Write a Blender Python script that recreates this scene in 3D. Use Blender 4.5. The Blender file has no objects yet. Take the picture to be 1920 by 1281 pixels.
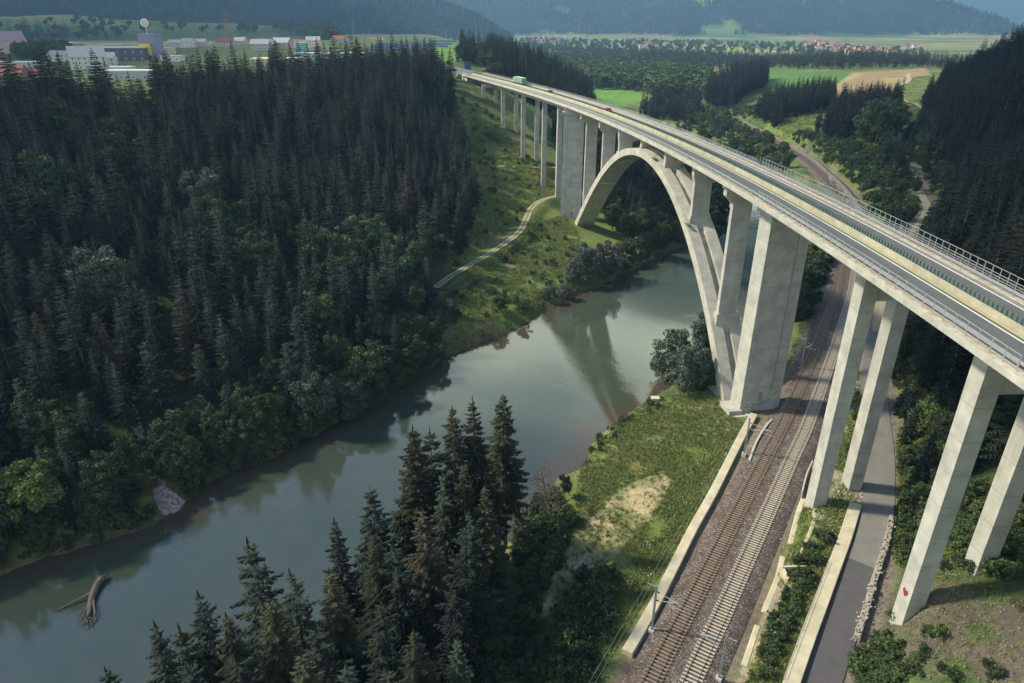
# Arched motorway bridge over a river gorge with a twin-track railway (metres, rail level = 0)
import bpy, math, random
import numpy as np
from mathutils import Vector, Matrix

sc = bpy.context.scene
R = math.radians
random.seed(7)
rng = np.random.default_rng(7)

# ------------------------------------------------------------------ camera, sun, sky, exposure
HC = 75.65                                   # camera height above rail level
F = 1280.0
PITCH = math.atan(600.5 / F)
cam = bpy.data.objects.new("camera", bpy.data.cameras.new("camera"))
sc.collection.objects.link(cam)
cam.data.sensor_width = 36.0
cam.data.lens = 24.0
cam.data.clip_start = 0.5
cam.data.clip_end = 30000
cam.location = (0, 0, HC)
cam.rotation_euler = (math.pi / 2 - PITCH, 0, 0)
sc.camera = cam

SUN_EL, SUN_AZ = R(43), math.atan2(-1.0, 0.22)      # azimuth measured from +Y towards +X
sun_dir = Vector((math.sin(SUN_AZ) * math.cos(SUN_EL), math.cos(SUN_AZ) * math.cos(SUN_EL), math.sin(SUN_EL)))
sun = bpy.data.objects.new("sun", bpy.data.lights.new("sun", "SUN"))
sc.collection.objects.link(sun)
sun.data.energy = 3.35
sun.data.angle = R(5.0)      # veiled by thin high haze
sun.data.color = (1.0, 0.90, 0.68)
sun.rotation_euler = sun_dir.to_track_quat("Z", "Y").to_euler()
sun.location = (-400, 100, 600)

world = bpy.data.worlds.new("World")
sc.world = world
world.use_nodes = True
wn, wl = world.node_tree.nodes, world.node_tree.links
wn.clear()
sky = wn.new("ShaderNodeTexSky")
sky.sky_type = "NISHITA"
sky.sun_disc = False
sky.sun_elevation = SUN_EL
sky.sun_rotation = SUN_AZ
sky.altitude = 600
sky.dust_density = 0.6
sky.ozone_density = 3.0
bg = wn.new("ShaderNodeBackground")
bg.inputs[1].default_value = 0.105
wo = wn.new("ShaderNodeOutputWorld")
# white summer clouds low over the valley ahead, blue overhead
tc = wn.new("ShaderNodeTexCoord")
cn = wn.new("ShaderNodeTexNoise"); cn.inputs["Scale"].default_value = 2.6; cn.inputs["Detail"].default_value = 7
cm = wn.new("ShaderNodeMapping"); cm.inputs["Scale"].default_value = (1, 1, 2.2)
wl.new(tc.outputs["Generated"], cm.inputs[0]); wl.new(cm.outputs[0], cn.inputs["Vector"])
cs = wn.new("ShaderNodeSeparateXYZ"); wl.new(tc.outputs["Generated"], cs.inputs[0])
c_el = wn.new("ShaderNodeMapRange"); c_el.inputs[1].default_value = 0.60; c_el.inputs[2].default_value = 0.44; wl.new(cs.outputs[2], c_el.inputs[0])
c_fr = wn.new("ShaderNodeMapRange"); c_fr.inputs[1].default_value = -1.0; c_fr.inputs[2].default_value = 0.7; c_fr.inputs[3].default_value = 0.7; wl.new(cs.outputs[1], c_fr.inputs[0])
c_a = wn.new("ShaderNodeMath"); c_a.operation = "MULTIPLY"; wl.new(c_el.outputs[0], c_a.inputs[0]); wl.new(c_fr.outputs[0], c_a.inputs[1])
c_n = wn.new("ShaderNodeMapRange"); c_n.inputs[1].default_value = 0.36; c_n.inputs[2].default_value = 0.56; wl.new(cn.outputs["Fac"], c_n.inputs[0])
c_b = wn.new("ShaderNodeMath"); c_b.operation = "MULTIPLY"; wl.new(c_a.outputs[0], c_b.inputs[0]); wl.new(c_n.outputs[0], c_b.inputs[1])
cx_ = wn.new("ShaderNodeMix"); cx_.data_type = "RGBA"
wl.new(c_b.outputs[0], cx_.inputs[0]); wl.new(sky.outputs[0], cx_.inputs[6]); cx_.inputs[7].default_value = (12.5, 13.4, 10.2, 1)
wl.new(cx_.outputs[2], bg.inputs[0])
wl.new(bg.outputs[0], wo.inputs[0])

sc.view_settings.view_transform = "Standard"
sc.view_settings.look = "None"
sc.view_settings.gamma = 1.0
sc.view_settings.exposure = 1.05
sc.cycles.max_bounces = 6
sc.cycles.diffuse_bounces = 2
sc.cycles.glossy_bounces = 2
sc.cycles.transmission_bounces = 2
sc.cycles.volume_bounces = 0
sc.cycles.transparent_max_bounces = 8
sc.cycles.use_denoising = True

# ------------------------------------------------------------------ surveying helpers
CP, SP = math.cos(PITCH), math.sin(PITCH)
def ray(px, py):
    X, Y = (px - 960) / F, -(py - 640.5) / F
    return np.array([X, CP + Y * SP, -SP + Y * CP])
def W(px, py, z):
    """the point at height z that the photograph shows at this pixel"""
    d = ray(px, py)
    p = d * ((z - HC) / d[2])
    return (p[0], p[1])
def project(x, y, z):
    f = y * CP - (z - HC) * SP
    u = y * SP + (z - HC) * CP
    f = np.where(np.abs(f) < 1e-3, 1e-3, f)
    return 960 + F * x / f, 640.5 - F * u / f, f
def inside(poly, x, y):
    x, y = np.asarray(x, float), np.asarray(y, float)
    r = np.zeros(x.shape, bool)
    n = len(poly)
    for i in range(n):
        x0, y0 = poly[i]
        x1, y1 = poly[(i + 1) % n]
        if y0 == y1:
            continue
        c = ((y0 > y) != (y1 > y)) & (x < (x1 - x0) * (y - y0) / (y1 - y0) + x0)
        r ^= c
    return r
def dist_poly(pts, x, y):
    """distance to a polyline, and which side (positive = right of travel)"""
    best = np.full(np.shape(x), 1e9)
    side = np.zeros(np.shape(x))
    zs = np.zeros(np.shape(x))
    for i in range(len(pts) - 1):
        a, b = np.array(pts[i], float), np.array(pts[i + 1], float)
        ab = b[:2] - a[:2]
        t = np.clip(((x - a[0]) * ab[0] + (y - a[1]) * ab[1]) / (ab @ ab), 0, 1)
        qx, qy = a[0] + t * ab[0], a[1] + t * ab[1]
        d = np.hypot(x - qx, y - qy)
        s = np.sign(ab[1] * (x - a[0]) - ab[0] * (y - a[1]))
        m = d < best
        best = np.where(m, d, best)
        side = np.where(m, s, side)
        if len(a) > 2:
            zs = np.where(m, a[2] + t * (b[2] - a[2]), zs)
    return best, side, zs
def smooth(a, b, x):
    t = np.clip((x - a) / (b - a), 0, 1)
    return t * t * (3 - 2 * t)
def spline(pts, step):
    """Catmull-Rom through points, resampled about every step metres"""
    P = np.array(pts, float)
    P = np.vstack([2 * P[0] - P[1], P, 2 * P[-1] - P[-2]])
    out = []
    for i in range(1, len(P) - 2):
        n = max(2, int(np.linalg.norm(P[i + 1] - P[i]) / step))
        for k in range(n):
            t = k / n
            out.append(0.5 * ((2 * P[i]) + (P[i + 1] - P[i - 1]) * t + (2 * P[i - 1] - 5 * P[i] + 4 * P[i + 1] - P[i + 2]) * t * t + (3 * P[i] - P[i - 1] - 3 * P[i + 1] + P[i + 2]) * t ** 3))
    out.append(P[-2])
    return np.array(out)
_perm = rng.random((256, 256))
def vnoise(x, y):
    xi, yi = np.floor(x).astype(int), np.floor(y).astype(int)
    fx, fy = x - xi, y - yi
    fx, fy = fx * fx * (3 - 2 * fx), fy * fy * (3 - 2 * fy)
    g = lambda i, j: _perm[i & 255, j & 255]
    return (g(xi, yi) * (1 - fx) + g(xi + 1, yi) * fx) * (1 - fy) + (g(xi, yi + 1) * (1 - fx) + g(xi + 1, yi + 1) * fx) * fy
def fbm(x, y, o=4):
    s, a, t = 0, 1, 0
    for k in range(o):
        s = s + a * vnoise(x * 2 ** k + 17 * k, y * 2 ** k + 31 * k)
        t += a
        a *= 0.5
    return s / t

# ------------------------------------------------------------------ object helpers
COL = sc.collection
def tag(o, label=None, cat=None, group=None, kind=None):
    if label: o["label"] = label
    if cat: o["category"] = cat
    if group: o["group"] = group
    if kind: o["kind"] = kind
    return o
def empty(name, loc=(0, 0, 0), rz=0.0, label=None, cat=None, group=None):
    o = bpy.data.objects.new(name, None)
    COL.objects.link(o)
    o.empty_display_size = 0.5
    o.location = loc
    o.rotation_euler = (0, 0, rz)
    return tag(o, label, cat, group)
def mesh_data(name, V, faces, mats, mi=None, smooth_=False):
    me = bpy.data.meshes.new(name)
    V = np.asarray(V, np.float32)
    if isinstance(faces, np.ndarray):
        n, k = faces.shape
        me.vertices.add(len(V)); me.vertices.foreach_set("co", V.ravel())
        me.loops.add(n * k); me.loops.foreach_set("vertex_index", faces.astype(np.int32).ravel())
        me.polygons.add(n)
        me.polygons.foreach_set("loop_start", np.arange(0, n * k, k, dtype=np.int32))
        me.polygons.foreach_set("loop_total", np.full(n, k, np.int32))
    else:
        me.from_pydata([tuple(map(float, v)) for v in V], [], faces)
    for m in (mats if isinstance(mats, (list, tuple)) else [mats]):
        me.materials.append(m)
    if mi is not None:
        me.polygons.foreach_set("material_index", np.asarray(mi, np.int32))
    if smooth_:
        me.polygons.foreach_set("use_smooth", np.ones(len(me.polygons), bool))
    me.update(calc_edges=True)
    return me
def link(name, me, parent=None, loc=None):
    o = bpy.data.objects.new(name, me)
    COL.objects.link(o)
    if parent is not None: o.parent = parent
    if loc is not None: o.location = loc
    return o
class MB:
    """collects shapes into ONE mesh"""
    def __init__(self): self.v, self.f, self.m, self.mat = [], [], [], 0
    def add(self, V, Fs):
        b = len(self.v)
        self.v += [tuple(map(float, p)) for p in V]
        self.f += [tuple(b + i for i in f) for f in Fs]
        self.m += [self.mat] * len(Fs)
        return self
    def box(self, x0, x1, y0, y1, z0, z1, M=None):
        V = [(x0, y0, z0), (x1, y0, z0), (x1, y1, z0), (x0, y1, z0), (x0, y0, z1), (x1, y0, z1), (x1, y1, z1), (x0, y1, z1)]
        if M is not None: V = [tuple(M @ Vector(p)) for p in V]
        return self.add(V, [(3, 2, 1, 0), (4, 5, 6, 7), (0, 1, 5, 4), (1, 2, 6, 5), (2, 3, 7, 6), (3, 0, 4, 7)])
    def prism(self, poly, a, b, M=None):
        """polygon of 2-D points extruded between two 3-D maps: poly in (x,z), along y from a to b"""
        n = len(poly)
        V = [(p[0], a, p[1]) for p in poly] + [(p[0], b, p[1]) for p in poly]
        if M is not None: V = [tuple(M @ Vector(p)) for p in V]
        Fs = [tuple(range(n)), tuple(range(2 * n - 1, n - 1, -1))] + [(i + n, (i + 1) % n + n, (i + 1) % n, i) for i in range(n)]
        return self.add(V, Fs)
    def tube(self, pts, r, n=6, caps=True):
        P = [Vector(p) for p in pts]
        rr = r if isinstance(r, (list, tuple)) else [r] * len(P)
        V, Fs = [], []
        for i, p in enumerate(P):
            d = (P[min(i + 1, len(P) - 1)] - P[max(i - 1, 0)]).normalized()
            a = d.orthogonal().normalized() if abs(d.z) > 0.9 else d.cross(Vector((0, 0, 1))).normalized()
            c = d.cross(a)
            V += [tuple(p + (a * math.cos(2 * math.pi * k / n) + c * math.sin(2 * math.pi * k / n)) * rr[i]) for k in range(n)]
        for i in range(len(P) - 1):
            for k in range(n):
                Fs.append((i * n + k, i * n + (k + 1) % n, (i + 1) * n + (k + 1) % n, (i + 1) * n + k))
        if caps:
            Fs += [tuple(range(n - 1, -1, -1)), tuple(range((len(P) - 1) * n, len(P) * n))]
        return self.add(V, Fs)
    def mesh(self, name, mats, sm=False):
        return mesh_data(name, self.v, self.f, mats, self.m, sm)
    def build(self, name, mats, parent=None, sm=False):
        return link(name, self.mesh(name, mats, sm), parent)

# ------------------------------------------------------------------ materials
def new_mat(name, rough=0.8, spec=0.3):
    m = bpy.data.materials.new(name)
    m.use_nodes = True
    nt = m.node_tree
    b = nt.nodes["Principled BSDF"]
    b.inputs["Roughness"].default_value = rough
    b.inputs["Specular IOR Level"].default_value = spec
    return m, nt, b
def node(nt, t, **kw):
    n = nt.nodes.new(t)
    for k, v in kw.items():
        if k.startswith("i_"):
            key = k[2:]
            n.inputs[int(key) if key.isdigit() else key.replace("_", " ")].default_value = v
        else:
            setattr(n, k, v)
    return n
def ramp(nt, stops, src=None):
    r = nt.nodes.new("ShaderNodeValToRGB")
    e = r.color_ramp.elements
    while len(e) < len(stops): e.new(0.5)
    for i, (p, c) in enumerate(stops):
        e[i].position = p
        e[i].color = c if len(c) == 4 else (*c, 1)
    if src is not None: nt.links.new(src, r.inputs[0])
    return r
def mixc(nt, a, b, fac, mode="MIX"):
    m = nt.nodes.new("ShaderNodeMix")
    m.data_type = "RGBA"
    m.blend_type = mode
    for sock, v in ((m.inputs[6], a), (m.inputs[7], b), (m.inputs[0], fac)):
        if isinstance(v, bpy.types.NodeSocket): nt.links.new(v, sock)
        elif isinstance(v, (int, float)): sock.default_value = v
        else: sock.default_value = v if len(v) == 4 else (*v, 1)
    return m.outputs[2]
def noise(nt, scale, detail=5, coord="pos", rough=0.6, stretch=None):
    n = node(nt, "ShaderNodeTexNoise", i_Scale=scale, i_Detail=detail, i_Roughness=rough)
    if coord == "pos":
        g = nt.nodes.new("ShaderNodeNewGeometry").outputs["Position"]
    else:
        g = nt.nodes.new("ShaderNodeTexCoord").outputs["Object"]
    if stretch:
        mp = node(nt, "ShaderNodeMapping")
        mp.inputs["Scale"].default_value = stretch
        nt.links.new(g, mp.inputs[0]); g = mp.outputs[0]
    nt.links.new(g, n.inputs["Vector"])
    return n.outputs["Fac"]
def bump(nt, b, h, strength=0.3, dist=0.1):
    n = node(nt, "ShaderNodeBump", i_Strength=strength, i_Distance=dist)
    nt.links.new(h, n.inputs["Height"])
    nt.links.new(n.outputs[0], b.inputs["Normal"])
def mottled(name, c1, c2, scale=1.0, rough=0.85, spec=0.2, bmp=0.0, detail=6, metal=0.0):
    m, nt, b = new_mat(name, rough, spec)
    f = noise(nt, scale, detail)
    r = ramp(nt, [(0.3, c1), (0.7, c2)], f)
    nt.links.new(r.outputs[0], b.inputs["Base Color"])
    b.inputs["Metallic"].default_value = metal
    if bmp: bump(nt, b, f, bmp, 0.3 / scale)
    return m
def concrete(name, base, joint=4.6, stain=0.62):
    m, nt, b = new_mat(name, 0.85, 0.25)
    big = noise(nt, 0.35, 5)
    fine = noise(nt, 6, 4)
    streak = noise(nt, 1.0, 4, stretch=(1.3, 1.3, 0.05))
    d = tuple(c * 0.68 for c in base)
    l = tuple(min(1, c * 1.1) for c in base)
    c = ramp(nt, [(0.3, d), (0.72, l)], big).outputs[0]
    c = mixc(nt, c, tuple(c_ * 0.62 for c_ in base), ramp(nt, [(0.56, (0, 0, 0)), (0.76, (stain,) * 3)], streak).outputs[0])
    c = mixc(nt, c, ramp(nt, [(0.3, (0.8, 0.8, 0.8)), (0.7, (1.08, 1.08, 1.08))], fine).outputs[0], 0.5, "MULTIPLY")
    if joint:
        sep = nt.nodes.new("ShaderNodeSeparateXYZ")
        nt.links.new(nt.nodes.new("ShaderNodeNewGeometry").outputs["Position"], sep.inputs[0])
        dv = node(nt, "ShaderNodeMath", operation="DIVIDE", i_1=joint)
        nt.links.new(sep.outputs[2], dv.inputs[0])
        fr = node(nt, "ShaderNodeMath", operation="FRACT")
        nt.links.new(dv.outputs[0], fr.inputs[0])
        j = ramp(nt, [(0.0, (1, 1, 1)), (0.016, (0.7,) * 3), (0.024, (0, 0, 0)), (1.0, (0, 0, 0))], fr.outputs[0])
        c = mixc(nt, c, tuple(x * 0.5 for x in base), j.outputs[0])
    nt.links.new(c, b.inputs["Base Color"])
    bump(nt, b, fine, 0.15, 0.03)
    return m
M = {}
M["concrete"] = concrete("concrete", (0.47, 0.465, 0.43))
M["arch_concrete"] = concrete("arch_concrete", (0.48, 0.465, 0.41), joint=0, stain=0.85)
M["walkway"] = mottled("stained_walkway", (0.36, 0.29, 0.20), (0.58, 0.54, 0.43), 0.9, 0.9, detail=8)
M["plain_concrete"] = concrete("plain_concrete", (0.48, 0.47, 0.425), joint=0, stain=0.4)
M["barrier_concrete"] = concrete("barrier_concrete", (0.40, 0.37, 0.28), joint=0, stain=0.3)
M["asphalt"] = mottled("asphalt", (0.10, 0.11, 0.108), (0.14, 0.147, 0.142), 0.25, 0.9, 0.2)
M["road_asphalt"] = mottled("road_asphalt", (0.15, 0.145, 0.14), (0.20, 0.19, 0.18), 0.4, 0.92, 0.15)
M["new_asphalt"] = mottled("new_asphalt", (0.075, 0.073, 0.08), (0.095, 0.092, 0.098), 0.6, 0.9, 0.2)
M["shoulder"] = mottled("shoulder_concrete", (0.20, 0.175, 0.15), (0.30, 0.26, 0.22), 0.7)
M["white_paint"] = mottled("white_paint", (0.68, 0.68, 0.64), (0.82, 0.82, 0.78), 1.5, 0.6)
M["yellow_paint"] = mottled("yellow_paint", (0.40, 0.36, 0.17), (0.48, 0.44, 0.22), 0.8, 0.7)
M["steel"] = mottled("galvanised_steel", (0.42, 0.43, 0.44), (0.58, 0.59, 0.60), 2.0, 0.45, 0.5, metal=0.6)
M["dark_steel"] = mottled("dark_steel", (0.16, 0.17, 0.18), (0.24, 0.25, 0.26), 2.0, 0.5, 0.5, metal=0.5)
M["mast"] = mottled("mast_steel", (0.25, 0.28, 0.31), (0.34, 0.37, 0.40), 2.0, 0.6, 0.4)
M["green_slat"] = mottled("green_slat", (0.025, 0.085, 0.07), (0.035, 0.11, 0.09), 1.0, 0.5, 0.4)
M["rail"] = mottled("rusty_rail", (0.055, 0.04, 0.034), (0.085, 0.06, 0.05), 3.0, 0.6, 0.4, metal=0.3)
M["sleeper"] = mottled("sleeper_concrete", (0.34, 0.30, 0.25), (0.48, 0.43, 0.36), 1.6, 0.9)
M["brown_sleeper"] = mottled("brown_sleeper", (0.15, 0.115, 0.09), (0.27, 0.22, 0.175), 1.6, 0.9)
M["wire"] = mottled("wire", (0.25, 0.28, 0.26), (0.32, 0.35, 0.33), 1.0, 0.5, metal=0.4)
M["bark"] = mottled("spruce_bark", (0.075, 0.060, 0.050), (0.15, 0.125, 0.11), 3.0, 0.95)
M["pale_bark"] = mottled("pale_bark", (0.13, 0.12, 0.10), (0.24, 0.22, 0.19), 3.0, 0.95)
M["dead_wood"] = mottled("dead_wood", (0.07, 0.058, 0.052), (0.17, 0.14, 0.125), 1.5, 0.9)
M["rock"] = mottled("rock", (0.17, 0.15, 0.14), (0.38, 0.35, 0.32), 1.2, 0.9, bmp=0.5)
M["pale_rock"] = mottled("pale_rock", (0.21, 0.19, 0.165), (0.40, 0.37, 0.31), 1.3, 0.9, bmp=0.5)
M["glass"] = mottled("window_glass", (0.03, 0.035, 0.045), (0.05, 0.055, 0.065), 0.5, 0.1, 0.6)
M["tyre"] = mottled("tyre", (0.02, 0.02, 0.02), (0.035, 0.035, 0.035), 3, 0.8)
M["blue_graffiti"] = mottled("blue_spray_paint", (0.03, 0.05, 0.22), (0.05, 0.08, 0.30), 2, 0.6)
M["grey_graffiti"] = mottled("grey_spray_paint", (0.07, 0.09, 0.14), (0.16, 0.19, 0.24), 2, 0.6)
M["red_graffiti"] = mottled("red_spray_paint", (0.19, 0.03, 0.04), (0.25, 0.045, 0.05), 2, 0.6)
def flat(name, c, v=0.12, scale=0.6, rough=0.7):
    k = "_" + name
    if k not in M:
        M[k] = mottled(name, tuple(x * (1 - v) for x in c), tuple(min(1, x * (1 + v)) for x in c), scale, rough)
    return M[k]
def leaf_mat(name, c, var=0.25, tip=None, rough=0.75):
    m, nt, b = new_mat(name, rough, 0.2)
    oi = nt.nodes.new("ShaderNodeObjectInfo")
    dk = tuple(x * (1 - var) for x in c)
    lt = (c[0] * (1 + var * 1.3), c[1] * (1 + var), c[2] * (1 + var * 0.6))
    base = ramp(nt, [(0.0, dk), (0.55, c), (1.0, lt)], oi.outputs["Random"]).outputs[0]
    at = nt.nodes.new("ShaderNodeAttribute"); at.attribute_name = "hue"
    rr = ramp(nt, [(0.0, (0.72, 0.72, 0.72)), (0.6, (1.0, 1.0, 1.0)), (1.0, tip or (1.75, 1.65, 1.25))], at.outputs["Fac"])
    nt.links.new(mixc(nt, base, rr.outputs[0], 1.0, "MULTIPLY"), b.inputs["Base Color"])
    return m
M["needles"] = leaf_mat("spruce_needles", (0.015, 0.025, 0.022), 0.5)
M["olive_needles"] = leaf_mat("olive_spruce_needles", (0.024, 0.030, 0.019), 0.35, (1.9, 1.75, 1.3))
M["brown_needles"] = leaf_mat("brownish_needles", (0.036, 0.034, 0.025), 0.3)
M["leaves"] = leaf_mat("broad_leaves", (0.042, 0.068, 0.034), 0.35)
M["silver_leaves"] = leaf_mat("silver_leaves", (0.078, 0.100, 0.080), 0.25)
M["light_leaves"] = leaf_mat("light_leaves", (0.068, 0.102, 0.036), 0.25)
M["grass_blades"] = leaf_mat("grass_blades", (0.150, 0.195, 0.070), 0.30, (1.7, 1.5, 1.0))
M["flowers"] = flat("white_flowers", (0.62, 0.62, 0.52))
# ------------------------------------------------------------------ survey lines
ZW = -5.0
LB = [W(*p, ZW) for p in [(0, 1080), (100, 1040), (180, 1015), (280, 985), (350, 950), (400, 900), (490, 868), (570, 825), (620, 800), (700, 760), (770, 715), (830, 675), (900, 645), (960, 625), (1010, 590), (1080, 555), (1130, 530), (1200, 500), (1240, 475), (1290, 460), (1340, 435), (1365, 408)]]
LB = [(-420, -60), (-250, 5), (-160, 42), (-115, 64)] + LB + [(106, 350), (112, 420), (108, 520), (95, 640)]
RB = [(-300, -230), (-180, -130), (-95, -45), (-60, 10), (-42, 42), (-27, 63), (-17, 76), (-6, 84.5), (1.9, 94)] + [W(*p, ZW) for p in [(1045, 900), (1085, 880), (1110, 835), (1150, 790), (1190, 770), (1250, 730), (1300, 700)]] + [(62, 176), (80, 208), (97, 245), (116, 300), (130, 360), (138, 430), (134, 520), (122, 640)]
RIVER = LB + RB[::-1]
RAIL0 = [W(*p, 0) for p in [(1204, 1281), (1289, 1120), (1340, 1022), (1430, 850), (1467, 780), (1513, 674), (1543, 600), (1563, 544), (1572, 504)]] + [(124, 247), (146.2, 292.7), (161.6, 345), (172.6, 398.9), (178, 430), (184, 500), (188, 600)]
RAIL0 = [(-4, 26), (-24, -8), (-42, -40)][::-1] + RAIL0
_r = spline(RAIL0, 2.0)
_t = np.gradient(_r, axis=0); _t /= np.linalg.norm(_t, axis=1)[:, None]
RAILC = _r + np.stack([_t[:, 1], -_t[:, 0]], 1) * 2.95          # line midway between the two tracks
ROADC = spline([(13, 18, 0.8), (26, 40, 0.8), (37.5, 58, 0.8), (48.4, 73, 0.9), (57, 84.2, 1.0), (64.2, 97, 1.2), (70.5, 110, 1.6), (79.5, 131, 2.6), (92, 156, 3.6), (112, 192, 4.4), (140, 233, 5.0), (168, 273, 6.0), (180, 299, 6.8), (199, 343, 8.2), (207, 368, 9.0), (226, 410, 11.5), (248, 450, 13)], 2.0)
PATH = spline([(*W(815, 540, 1.5), 1.5), (*W(850, 515, 1.8), 1.8), (*W(880, 498, 2.2), 2.2), (*W(920, 474, 2.6), 2.6), (*W(950, 454, 3), 3), (*W(975, 433, 3.5), 3.5), (*W(986, 412, 4.2), 4.2), (*W(998, 388, 5), 5), (*W(1020, 374, 5.6), 5.6), (*W(1048, 367, 6), 6), (*W(1075, 366, 6), 6)], 2.0)
PATH2 = spline([(-40, 360, 10), (*W(895, 312, 10), 10), (*W(960, 312, 10), 10), (*W(1010, 314, 10), 10), (*W(1060, 316, 9), 9), (40, 330, 8)], 2.5)

CTRL = """20 112 -3;30 121 -2.6;40 127 -2;15 96 -3;8 80 -3.4;0 66 -4;-10 50 -4;26 92 -1.6;17 68 -1.6;47 136 -1.6;32 137 -3.2;52 152 -2.5;62 166 -2;82 200 -1;100 235 -1;-25 30 -3;-40 0 -3;0 82 -2.8;-6 74 -3;-14 60 -3;6 88 -2.8;3 96 -3.4;-20 52 -3;-12 68 -3.2
16 60 -.7;34 95 -.7;56 125 -.7;80 165 -.7;99 197 -.7;117 227 -.7;150 293 -.5;165 345 -.2;176 419 0;187 520 1;190 620 2;10 45 -.7;0 20 -.7;-10 0 -.7;-30 -40 -.7
28 50 .2;37 70 .3;43 80 .5;52 94 .9;58 98 1.1;56 106 .9;66 122 1;60 118 .2;80 147 1.5;74 137 .6;98 178 2
50 62 5.5;53 66.5 7.4;56 68 8.2;60 70 9.5;62 78 7;68 86 8;70 96 5;74 104 5;80 112 8;46 52 5;40 44 5;95 112 20;75 80 16;90 95 22;120 130 36;92 138 8;112 155 16;140 170 34;108 178 7;130 210 8;180 200 54;130 115 46;170 160 66;250 200 104;215 255 44;250 320 52;300 400 52;330 500 36;345 340 140;400 500 100;205 300 16;188 268 12;228 350 22;240 380 22;285 450 24;310 540 19;400 400 100;420 600 40;100 60 40;70 40 18;58 22 16;150 60 85;300 100 130;0 -60 2;60 -20 25;100 0 55
165 300 3;175 320 5;185 350 6;190 400 7;205 430 10;230 470 13;255 520 14
300 700 15;335 764 17;520 940 20;310 889 15;250 620 10;300 553 15;230 530 11;200 560 4;180 470 3;215 650 3;150 600 0;165 520 0;110 800 0;100 900 0;150 1000 2;30 1100 4;300 1100 10;0 960 6;600 1100 20;140 450 -2;150 380 -2;120 700 0;700 1100 24
-30 455 43;-75 400 42;-110 340 41;-140 285 40;-170 235 40;-205 150 38;-235 60 36;-260 -20 34;-200 400 43;-300 300 43;-300 600 44;-100 600 44;-600 800 46;-400 1000 48;-100 900 45;-50 1000 42;-600 400 44;-500 100 44;-700 1100 50;-60 500 43.5;-50 560 44;-30 1100 40
-28 600 42;-20 520 41;0 500 34;25 480 20;60 455 4;85 470 0;10 600 38;35 640 28;60 660 12;90 640 0;0 720 36;30 780 22;60 800 5;-10 850 34;20 900 12
-45 131 -1.5;-70 106 -1.5;-20 166 -1;0 191 -1.5;12 214 -1;34 229 -2;-12 240 3;5 268 3.5;20 314 5;26 282 .5;30 262 -1;-32 240 9;-20 300 13;-18 330 14;-15 357 11;12 352 9;4 356 11;14 330 3;-5 383 23;-17 410 37;-28 440 42.5;20 320 4;-50 205 8;-62 260 22;-92 240 22;-50 330 28;-38 385 37;-100 142 10;-128 190 25;-128 122 9;-170 122 18;-110 87 -1.5;-160 62 0;-205 40 3;-70 170 8;-95 300 34
50 262 -2;66 276 -2;82 296 -2.5;40 300 2;60 340 4;90 350 -2;60 400 6;30 400 14;15 430 26;0 440 34;96 420 -2"""
CTRL = np.array([[float(v) for v in p.split()] for p in CTRL.replace("\n", ";").split(";")])
_S = 100.0
_c = CTRL[:, :2] / _S
def _U(r2): return np.where(r2 > 1e-12, 0.5 * r2 * np.log(np.maximum(r2, 1e-12)), 0)
_n = len(_c)
_K = _U(((_c[:, None] - _c[None]) ** 2).sum(-1)) + np.eye(_n) * 0.002
_Pm = np.hstack([np.ones((_n, 1)), _c])
_A = np.block([[_K, _Pm], [_Pm.T, np.zeros((3, 3))]])
_w = np.linalg.solve(_A, np.concatenate([CTRL[:, 2], np.zeros(3)]))
def rbf(x, y):
    x, y = x / _S, y / _S
    z = _w[_n] + _w[_n + 1] * x + _w[_n + 2] * y
    for i in range(_n):
        z = z + _w[i] * _U((x - _c[i, 0]) ** 2 + (y - _c[i, 1]) ** 2)
    return z
# mountain spurs: ridge polylines (x, y, crest height) and the fall of their flanks
RIDGES = [
    ([(-1500, 1450, 104), (-1000, 1560, 98), (-700, 1640, 84), (-480, 1700, 64)], 0.16),
    ([(20, 2620, 8), (-150, 2760, 95), (-420, 2950, 210), (-900, 3100, 330), (-1700, 2900, 400), (-2800, 2500, 420)], 0.42),
    ([(2560, 3560, 6), (2400, 3760, 90), (2230, 3950, 170), (2060, 4080, 215), (1850, 4200, 250), (1400, 4400, 330), (700, 4700, 400), (-400, 5000, 430), (-1500, 5000, 430)], 0.40),
    ([(900, 3750, 10), (1150, 4000, 160), (1350, 4400, 330)], 0.35),
    ([(1800, 8200, 330), (3500, 8000, 345), (5200, 7500, 315), (7000, 7000, 350), (9000, 5000, 400)], 0.30),
    ([(3400, 4800, 60), (4200, 4500, 230), (5200, 3800, 380)], 0.4),
]
def far(x, y):
    az = np.arctan2(x, np.maximum(y, 1))
    r = np.hypot(x, y)
    base = 6 + 40 * smooth(-0.02, -0.12, az) * (1 - smooth(1900, 2600, r)) + 14 * smooth(0.28, 0.42, az) * (1 - smooth(1100, 1700, r))
    z = base
    nz = (fbm(x / 420 + 9, y / 420 + 3, 4) - 0.5)
    gul = np.abs(fbm(x / 260 + 2, y / 260 + 8, 3) - 0.5)
    for pts, fall in RIDGES:
        d, _, zr = dist_poly(pts, x, y)
        hgt = zr - fall * d * (1 + 0.5 * nz) - gul * np.minimum(zr, 260) * 0.35
        hgt = np.where(zr - fall * d > 5, hgt + nz * np.minimum(zr * 0.3, 70), hgt)
        z = np.maximum(z, hgt)
    return z
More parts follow.
